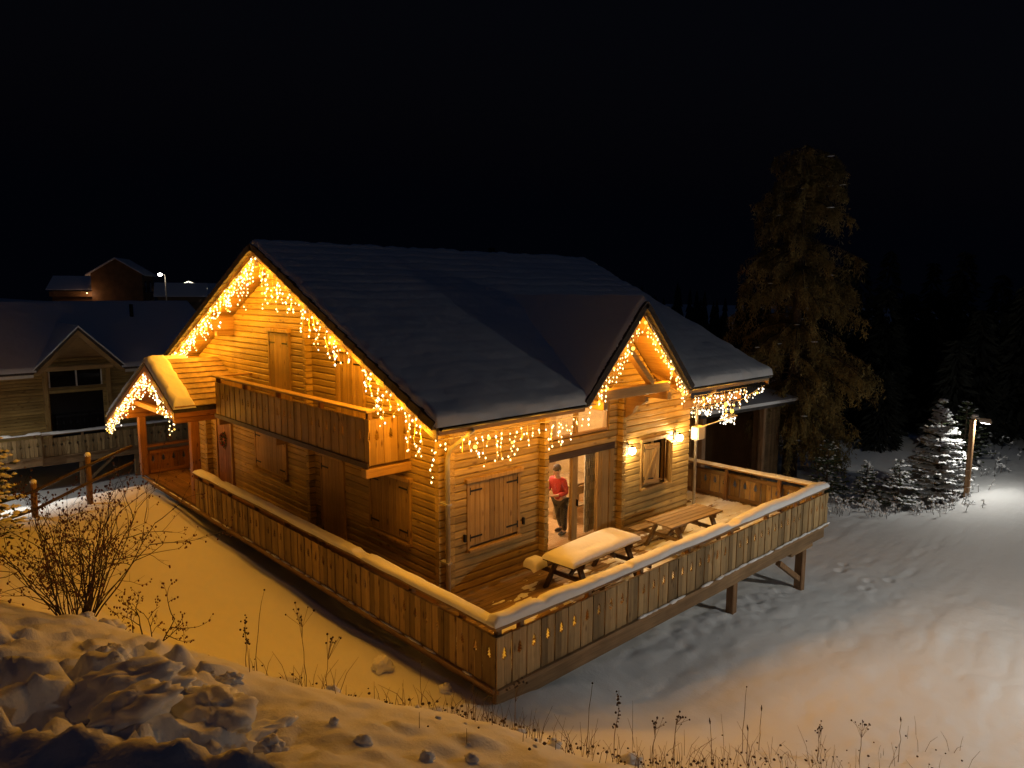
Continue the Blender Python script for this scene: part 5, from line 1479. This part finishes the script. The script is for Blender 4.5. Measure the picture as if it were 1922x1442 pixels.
# the big larch
def larch_tree(loc, h, rad, label, seed):
    rg = np.random.RandomState(seed); x0, y0, z0 = loc
    t = thing('larch_tree', loc, label, 'larch tree')
    MB().tube([(x0, y0, z0 - .3), (x0 + .05, y0 + .05, z0 + h * .3), (x0 - .1, y0, z0 + h * .65), (x0, y0, z0 + h)], [.34, .25, .14, .03], 9).build('trunk', bark, t, True)
    br = MB(); C_, D_, L_ = [], [], []; S_ = MB()
    nbr = 210
    for k in range(nbr):
        f = rg.uniform(0.1, .99)
        prof = (.6 + .9 * f) if f < .35 else (1.0 - .55 * ((f - .35) / .65) ** 1.2)
        l = rad * min(1, prof) * rg.uniform(.7, 1.15)
        a = rg.uniform(0, 6.283)
        zz = z0 + h * f
        pts = [np.array([x0 + math.cos(a) * l * s, y0 + math.sin(a) * l * s, zz + .18 * l * s - .5 * l * s * s]) for s in (0, .3, .6, .85, 1)]
        br.tube([tuple(p) for p in pts], [.05 * (1 - f * .6), .035, .022, .012, .005], 4, False)
        if rg.uniform() < .16:
            c = pts[int(rg.randint(1, 4))]; S_.ball(tuple(c + np.array([0, 0, .05])), 1, 6, 4, (.16 * abs(math.cos(a)) + .04, .16 * abs(math.sin(a)) + .04, .022))
        for q in range(int(l * 20)):
            s = rg.uniform(.15, 1); i0 = min(3, int(s * 4)); c = pts[i0] * (1 - (s * 4 - i0)) + pts[i0 + 1] * (s * 4 - i0)
            hang = rg.uniform(.25, .9)
            off = rg.normal(0, .12, 3)
            for r_ in range(10):
                u = r_ / 10
                cc = c + off * u + np.array([0, 0, -hang * u]) + rg.normal(0, .035, 3)
                C_.append(cc); D_.append(rg.normal(size=3) * .6 + np.array([0, 0, -.9])); L_.append((rg.uniform(.1, .2), .034))
    tag(br.build('limbs', bark, t), kind='stuff')
    tag(inst('foliage', needles_mesh('foliage', C_, D_, L_, larch, seed), (0, 0, 0), t), kind='stuff')
    tag(S_.build('snow_load', M['snow'], t, True), kind='stuff')
    return t
larch_tree(fg(23.2, 6.6), 14.2, 3.1, 'tall drooping brown larch standing behind the right end of the chalet', 12)

# ------------------------------------------------------------------ near-black forest added on the horizon to keep the far snow dark
rg = np.random.RandomState(3)
V_, F_l = [], []
NC, ND, NL = [], [], []
n_f = 0
for i in range(600):
    a = rg.uniform(-20, 42) * math.pi / 180
    d = rg.uniform(39, 60) if i % 2 and math.degrees(a) < 24 else rg.uniform(60, 150)
    if 60 < math.degrees(a) < 82 and d < 135: continue
    x, y = CAM.x + math.cos(a) * d, CAM.y + math.sin(a) * d
    if math.degrees(a) > 84 and d < 100: continue
    h = rg.uniform(6, 11) * rg.uniform(.7, 1.1) * (1.0 if math.degrees(a) < 60 else .55); r = h * .17
    z = -4.5 if d > 60 else -3.2
    if d < 60:
        m_ = 1000
        ff = rg.uniform(0, 1, m_) ** 1.3; aa = rg.uniform(0, 6.283, m_)
        rr_ = h * .2 * (1 - ff) * np.sqrt(rg.uniform(.15, 1, m_)) * (1 + .25 * np.sin(ff * 40)) + .05
        NC.append(np.stack([x + np.cos(aa) * rr_, y + np.sin(aa) * rr_, z + h * (.05 + .95 * ff)], 1))
        ND.append(np.stack([np.cos(aa), np.sin(aa), rg.uniform(-1.0, -.2, m_)], 1))
        NL.append(np.stack([rg.uniform(.3, .7, m_), rg.uniform(.08, .18, m_)], 1))
        continue
    for k in range(7):
        z0 = z + h * (.06 + .13 * k); z1 = z0 + h * .22; rr = r * (1 - k / 7.5)
        m = 9; base = len(V_)
        for j in range(m):
            t = 6.283 * j / m; q = rr * (1 if j % 2 else .62) * rg.uniform(.85, 1.1)
            V_.append((x + math.cos(t) * q, y + math.sin(t) * q, z0 - (.25 if j % 2 else 0) * rr))
        V_.append((x, y, min(z1, z + h)))
        for j in range(m): F_l.append((base + j, base + (j + 1) % m, base + m))
tag(inst('added_forest_edge', needles_mesh('added_forest_edge', np.concatenate(NC), np.concatenate(ND), np.concatenate(NL), plain('dark_spruce', (.007, .009, .006), .95), 4), (0, 0, 0)), 'added nearly black spruces that keep the edge of the snow field dark on the right', 'forest', kind='stuff')
tag(inst('added_far_forest', np_mesh('added_far_forest', V_, F_l, plain('far_spruce', (.012, .016, .01), .9), False), (0, 0, 0)), 'added black spruce forest that keeps the far hillside dark', 'forest', kind='stuff')
# ------------------------------------------------------------------ fence on the left
random.seed(77)
fe = thing('pole_fence', (-3, 15.5, -.5), 'rough pole fence with two rails and snow tipped posts left of the porch', 'fence')
FP = [(-5.6, 15.0), (-3.15, 15.3), (-1.75, 15.6)]
for i, (x, y) in enumerate(FP):
    zg = hz(x, y); top = (.5, .62, 1.1)[i]
    p_ = MB().tube([(x, y, zg - .3), (x + .02, y, top)], [.09, .08], 8).build('post', M['post'], fe, True)
    MB().ball((x + .02, y, top), 1, 8, 5, (.085, .085, .09)).build('snow_cap', M['snow'], p_, True)
for dz in (0.0, -.5):
    MB().tube([(-6.2, 14.9, -.35 + dz + .2), (-3.15, 15.22, .18 + dz + .2), (-1.75, 15.52, .62 + dz + .2), (-.5, 15.8, .95 + dz + .2)], .045, 7).build('rail', M['dark_wood'], fe, True)

# ------------------------------------------------------------------ bare rose bush
def bare_bush(loc, h, sp, label, seed, stems=13):
    rg = random.Random(seed)
    x0, y0, z0 = loc
    t = thing('bare_bush', loc, label, 'bush')
    st = MB(); hip = MB()
    def grow(p, d, l, r, depth):
        n = 5; pts = [p.copy()]; rr = [r]
        for i in range(n):
            d = (d + Vector((rg.gauss(0, .13), rg.gauss(0, .13), rg.gauss(.02, .1)))).normalized()
            p = p + d * l / n
            pts.append(p.copy()); rr.append(r * (1 - .6 * (i + 1) / n))
            if depth < 3 and i >= 1 and rg.random() < (.75 if depth == 0 else .6):
                a = Vector((rg.gauss(0, 1), rg.gauss(0, 1), rg.gauss(.15, .6))).normalized()
                grow(p, (d * .7 + a * .8).normalized(), l * rg.uniform(.35, .6), r * .55, depth + 1)
            if depth >= 2 and rg.random() < .16:
                hip.ball((p.x + rg.gauss(0, .015), p.y + rg.gauss(0, .015), p.z - .012), rg.uniform(.008, .013), 5, 4, (1, 1, 1.3))
        if depth >= 1 and rg.random() < .6: hip.ball(tuple(p), rg.uniform(.009, .015), 5, 4, (1, 1, 1.3))
        st.tube([tuple(q) for q in pts], rr, 5 if depth < 2 else 3, False)
    for i in range(stems):
        a = rg.uniform(0, 6.28); o = rg.uniform(.1, sp)
        d = Vector((math.cos(a) * o, math.sin(a) * o, 1)).normalized()
        grow(Vector((x0 + math.cos(a) * .12, y0 + math.sin(a) * .12, z0 - .06)), d, h * rg.uniform(.6, 1.05), rg.uniform(.008, .014), 0)
    st.build('stems', plain('rose_stem', (.03, .012, .008), .7), t)
    tag(hip.build('hips', plain('rose_hip', (.12, .025, .015), .45), t), kind='stuff')
    return t
bare_bush((-4.55, 3.6, hz(-4.55, 3.6)), 1.7, .85, 'large leafless rose bush with dark hips on the snow bank at left', 4, 40)
bare_bush((-3.85, 2.9, hz(-3.85, 2.9)), .75, .9, 'low leafless twigs in front of the large rose bush', 9, 5)

# ------------------------------------------------------------------ dry grass and flower stalks on the bank
dry = plain('dry_stalk', (.16, .105, .055), .8, var=.3)
dryd = plain('seed_head', (.06, .035, .022), .8)
def stalk(x, y, h, lean, kind, label, seed):
    rg = random.Random(seed); z = hz(x, y)
    t = thing('dry_stalk', (x, y, z), label, 'dry plant', 'dry stalks on the snow bank')
    b = MB(); pts = [(x, y, z - .04)]
    for i in range(1, 7):
        s = i / 6; pts.append((x + lean[0] * h * s ** 1.6 + rg.gauss(0, .008), y + lean[1] * h * s ** 1.6 + rg.gauss(0, .008), z + h * s))
    b.tube(pts, [.006, .005, .005, .004, .004, .003, .002], 4)
    hd = MB()
    if kind == 'spike':
        for i in range(26):
            s = rg.uniform(.45, 1); k_ = int(s * 5.99); p = Vector(pts[k_]).lerp(Vector(pts[k_ + 1]), s * 6 - k_ if s < 1 else 1)
            hd.ball(tuple(p + Vector((rg.gauss(0, .018), rg.gauss(0, .018), 0))), rg.uniform(.008, .016), 5, 4)
    elif kind == 'umbel':
        for i in range(12):
            e = Vector(pts[-1]) + Vector((rg.gauss(0, .09), rg.gauss(0, .09), rg.uniform(-.05, .1))) * (h / .9)
            s0 = Vector(pts[rg.choice((4, 5))]); b.tube([tuple(s0), tuple(e)], .002, 3)
            hd.ball(tuple(e), rg.uniform(.008, .016), 5, 4)
    elif kind == 'cattail':
        d = (Vector(pts[-1]) - Vector(pts[-2])).normalized()
        hd.tube([tuple(Vector(pts[-1]) - d * .09), tuple(Vector(pts[-1]) - d * .05), tuple(pts[-1])], [.006, .012, .004], 6)
    else:
        hd.ball(pts[-1], .012, 5, 4)
    b.build('stem', dry, t); tag(hd.build('seed_head', dryd, t), kind='stuff')
for i, (x, y, h, ln, kd, lb) in enumerate((
    (-3.52, .42, .62, (.03, -.02), 'spike', 'stiff dark seed spike on the bank crest right of the rose bush'),
    (-3.42, .36, .95, (.12, -.02), 'plain', 'tall leaning grass stem beside the dark seed spike'),
    (-2.95, .1, .92, (-.02, .03), 'umbel', 'tall branching dry flower head on the bank crest'),
    (-2.75, .02, .62, (.2, .05), 'umbel', 'leaning dry flower stalk right of the tall branching one'),
    (-2.05, -.95, .6, (.04, .02), 'plain', 'thin stem on the crest below the left railing'),
    (-1.5, -1.25, .95, (.02, .02), 'plain', 'thin upright stem below the deck corner'),
    (-1.25, -1.7, .55, (.1, .05), 'umbel', 'short dry flower cluster below the deck corner'),
    (-.55, -2.2, .85, (.14, .02), 'plain', 'leaning straw just right of the deck corner'),
    (-.2, -2.35, .8, (.18, .08), 'spike', 'leaning seed stalk right of the deck corner'),
    (.1, -2.7, .55, (.02, -.02), 'umbel', 'dark branching weed at the bottom centre'),
    (.45, -2.75, .6, (.12, .0), 'umbel', 'second dark branching weed at the bottom centre right'),
    (1.1, -2.9, .65, (-.06, .02), 'cattail', 'first brown seed spike from the left at the bottom right'),
    (1.75, -3.05, .55, (.0, .02), 'cattail', 'second brown seed spike from the left at the bottom right'),
    (2.3, -2.7, 1.0, (.03, .0), 'plain', 'tallest pale straw at the bottom right'),
    (2.7, -2.75, .7, (.02, .0), 'cattail', 'third brown seed spike standing higher on the snow at the bottom right'),
    (3.2, -3.4, .5, (.08, .0), 'umbel', 'dry flower cluster at the bottom right'),
    (4.4, -4.1, .75, (-.03, .0), 'cattail', 'brown seed spike nearest the right edge'),
    (3.7, -3.8, .6, (.1, .02), 'umbel', 'bent dry cluster near the right edge'))):
    stalk(x, y, h, ln, kd, lb, 300 + i)
# fine grass, uncountable
rg = np.random.RandomState(5)
b = MB()
spots = [(-3.4, .35, 14, .3), (-2.9, .05, 22, .25), (-2.5, -.4, 26, .3), (-2.1, -.9, 30, .25), (-1.75, -1.2, 40, .22), (-1.4, -1.5, 46, .25), (-1.0, -1.8, 40, .25), (-.7, -2.2, 26, .3), (-.2, -2.6, 34, .3), (.3, -2.9, 40, .3), (.9, -3.1, 40, .35), (1.6, -3.2, 34, .35), (2.3, -3.4, 34, .4), (3.1, -3.6, 30, .4), (4.0, -4.0, 24, .5), (5.0, -4.5, 18, .5), (-1.6, -2.6, 14, .4), (-.9, -3.0, 20, .4), (-2.4, -2.4, 8, .4)]
for x, y, n, sp in spots:
    n = int(n * .6)
    px = x + rg.normal(0, sp, n); py = y + rg.normal(0, sp * .8, n); pzv = H(px, py)
    for k in range(n):
        h = rg.uniform(.1, .34) * (1.7 if rg.uniform() < .12 else 1); lx_, ly_ = rg.normal(0.1, .35, 2) * h
        z = pzv[k]
        b.tube([(px[k], py[k], z - .03), (px[k] + lx_ * .4, py[k] + ly_ * .4, z + h * .6), (px[k] + lx_, py[k] + ly_, z + h)], [.004, .003, .0015], 3, False)
tag(b.build('dry_grass', dry), 'thin dry grass poking through the snow along the bank', 'grass', kind='stuff')
b = MB()
for x, y, n, sp in spots:
    n2 = n // 2; px = x + rg.normal(0, sp * 1.2, n2); py = y + rg.normal(0, sp, n2); pzv = H(px, py)
    for k in range(n2):
        r = rg.uniform(.008, .022)
        b.ball((px[k], py[k], pzv[k] + rg.uniform(0, .16)), r, 5, 4, (1, 1, .7))
tag(b.build('dead_leaves', dryd), 'tiny dead leaves and seed heads scattered in the bank grass', 'leaves', kind='stuff')

# ------------------------------------------------------------------ snow clods thrown up by the plough
def clod(x, y, r, seed, label, sq=(1, 1, .75), sink=.25, mat=None):
    nu, nv = (40, 26) if r > .12 else (18, 12); vs = []; fs = []
    for j in range(nv + 1):
        t = math.pi * j / nv
        for i in range(nu):
            a = 2 * math.pi * i / nu
            d = Vector((math.sin(t) * math.cos(a), math.sin(t) * math.sin(a), math.cos(t)))
            q = d * 1.3 + Vector((seed * 3.7, seed * 1.3, 0))
            cell = mnoise.voronoi(q)[0]
            k_ = 1 + .28 * mnoise.noise(q) + .14 * mnoise.noise(q * 3) + .07 * mnoise.noise(q * 7) - .3 * (cell[1] - cell[0] < .25) * .3 - .22 * (cell[0])
            vs.append((d.x * k_ * r * sq[0], d.y * k_ * r * sq[1], d.z * k_ * r * sq[2]))
    for j in range(nv):
        for i in range(nu):
            fs.append((j * nu + i, (j + 1) * nu + i, (j + 1) * nu + (i + 1) % nu, j * nu + (i + 1) % nu))
    mb = MB(); mb.add(vs, fs)
    o = inst('snow_clod', mb.mesh('snow_clod', mat or M['snow'], True), (x, y, hz(x, y) + r * sq[2] * (1 - 2 * sink) * .7), None, (0, 0, seed * 1.7))
    return tag(o, label, 'snow clod', 'snow clods on the bank')
named = [(-.55, 2.2, .2, 'round snow lump beside the left deck railing'), (-1.85, 2.95, .2, 'grey snow lump behind the tall flower stalk'), (-2.72, -.1, .13, 'dark sharp snow clod on the crest beside the leaning flower stalk'),
         (-2.0, -1.15, .1, 'dark snow clod on the crest under the left railing'), (-1.35, -1.85, .1, 'snow clod on the slope right under the deck corner'), (-.95, -2.05, .11, 'snow clod just right of the deck corner'), (-.15, -2.55, .13, 'dark snow clod at the bottom centre among branching weeds'),
         (-.3, .85, .12, 'small snow lump touching the left railing near the corner'), (-4.35, 2.9, .22, 'big dark clod at the foot of the rose bush'), (-4.65, 2.6, .14, 'smaller clod left of the rose bush foot'),
         (-5.05, -.9, .36, 'broad dark plough block at the left edge'), (-4.65, -1.6, .34, 'largest dark plough block in the left foreground'), (-4.3, -1.8, .26, 'right hand dark plough block in the left foreground'), (-4.45, -2.3, .16, 'tall dark plough block nearest the camera'), (-5.2, -1.7, .26, 'plough block behind the cut edge at the left'),
         (-3.75, -2.5, .08, 'pointed clod in the lower left foreground'), (-3.4, -2.9, .08, 'dark clod at the bottom edge left of centre'), (-3.0, -3.0, .07, 'round dark clod at the bottom edge'), (-4.9, .4, .2, 'flat clod in the upper left of the bank'), (-4.1, -.6, .14, 'clod on the bank above the large plough blocks')]
for i, (x, y, r, lb) in enumerate(named):
    clod(x, y, r, i + 1, lb, (1.1, .9, .75) if r < .25 else (1.5, 1.0, .55), .25 if r < .25 else .5)
rg2 = random.Random(19)
for i in range(16):
    x = rg2.uniform(-5.4, -1.2); y = -1.6 - (x + 3.2) * .85 + rg2.gauss(0, .75)
    clod(x, y, rg2.uniform(.018, .05), 40 + i, 'small snow crumb lying on the near snow bank', (1.2, .9, .7), .3)
for i in range(12):
    x = rg2.uniform(-3.6, -2.2); y = 3.2 + rg2.gauss(0, .8) - (x + 3) * 1.0
    clod(x, y, rg2.uniform(.07, .16), 90 + i, 'snow lump lying in the yellow lit hollow below the bank', (1.1, .9, .75), .3)['group'] = 'snow lumps in the hollow'
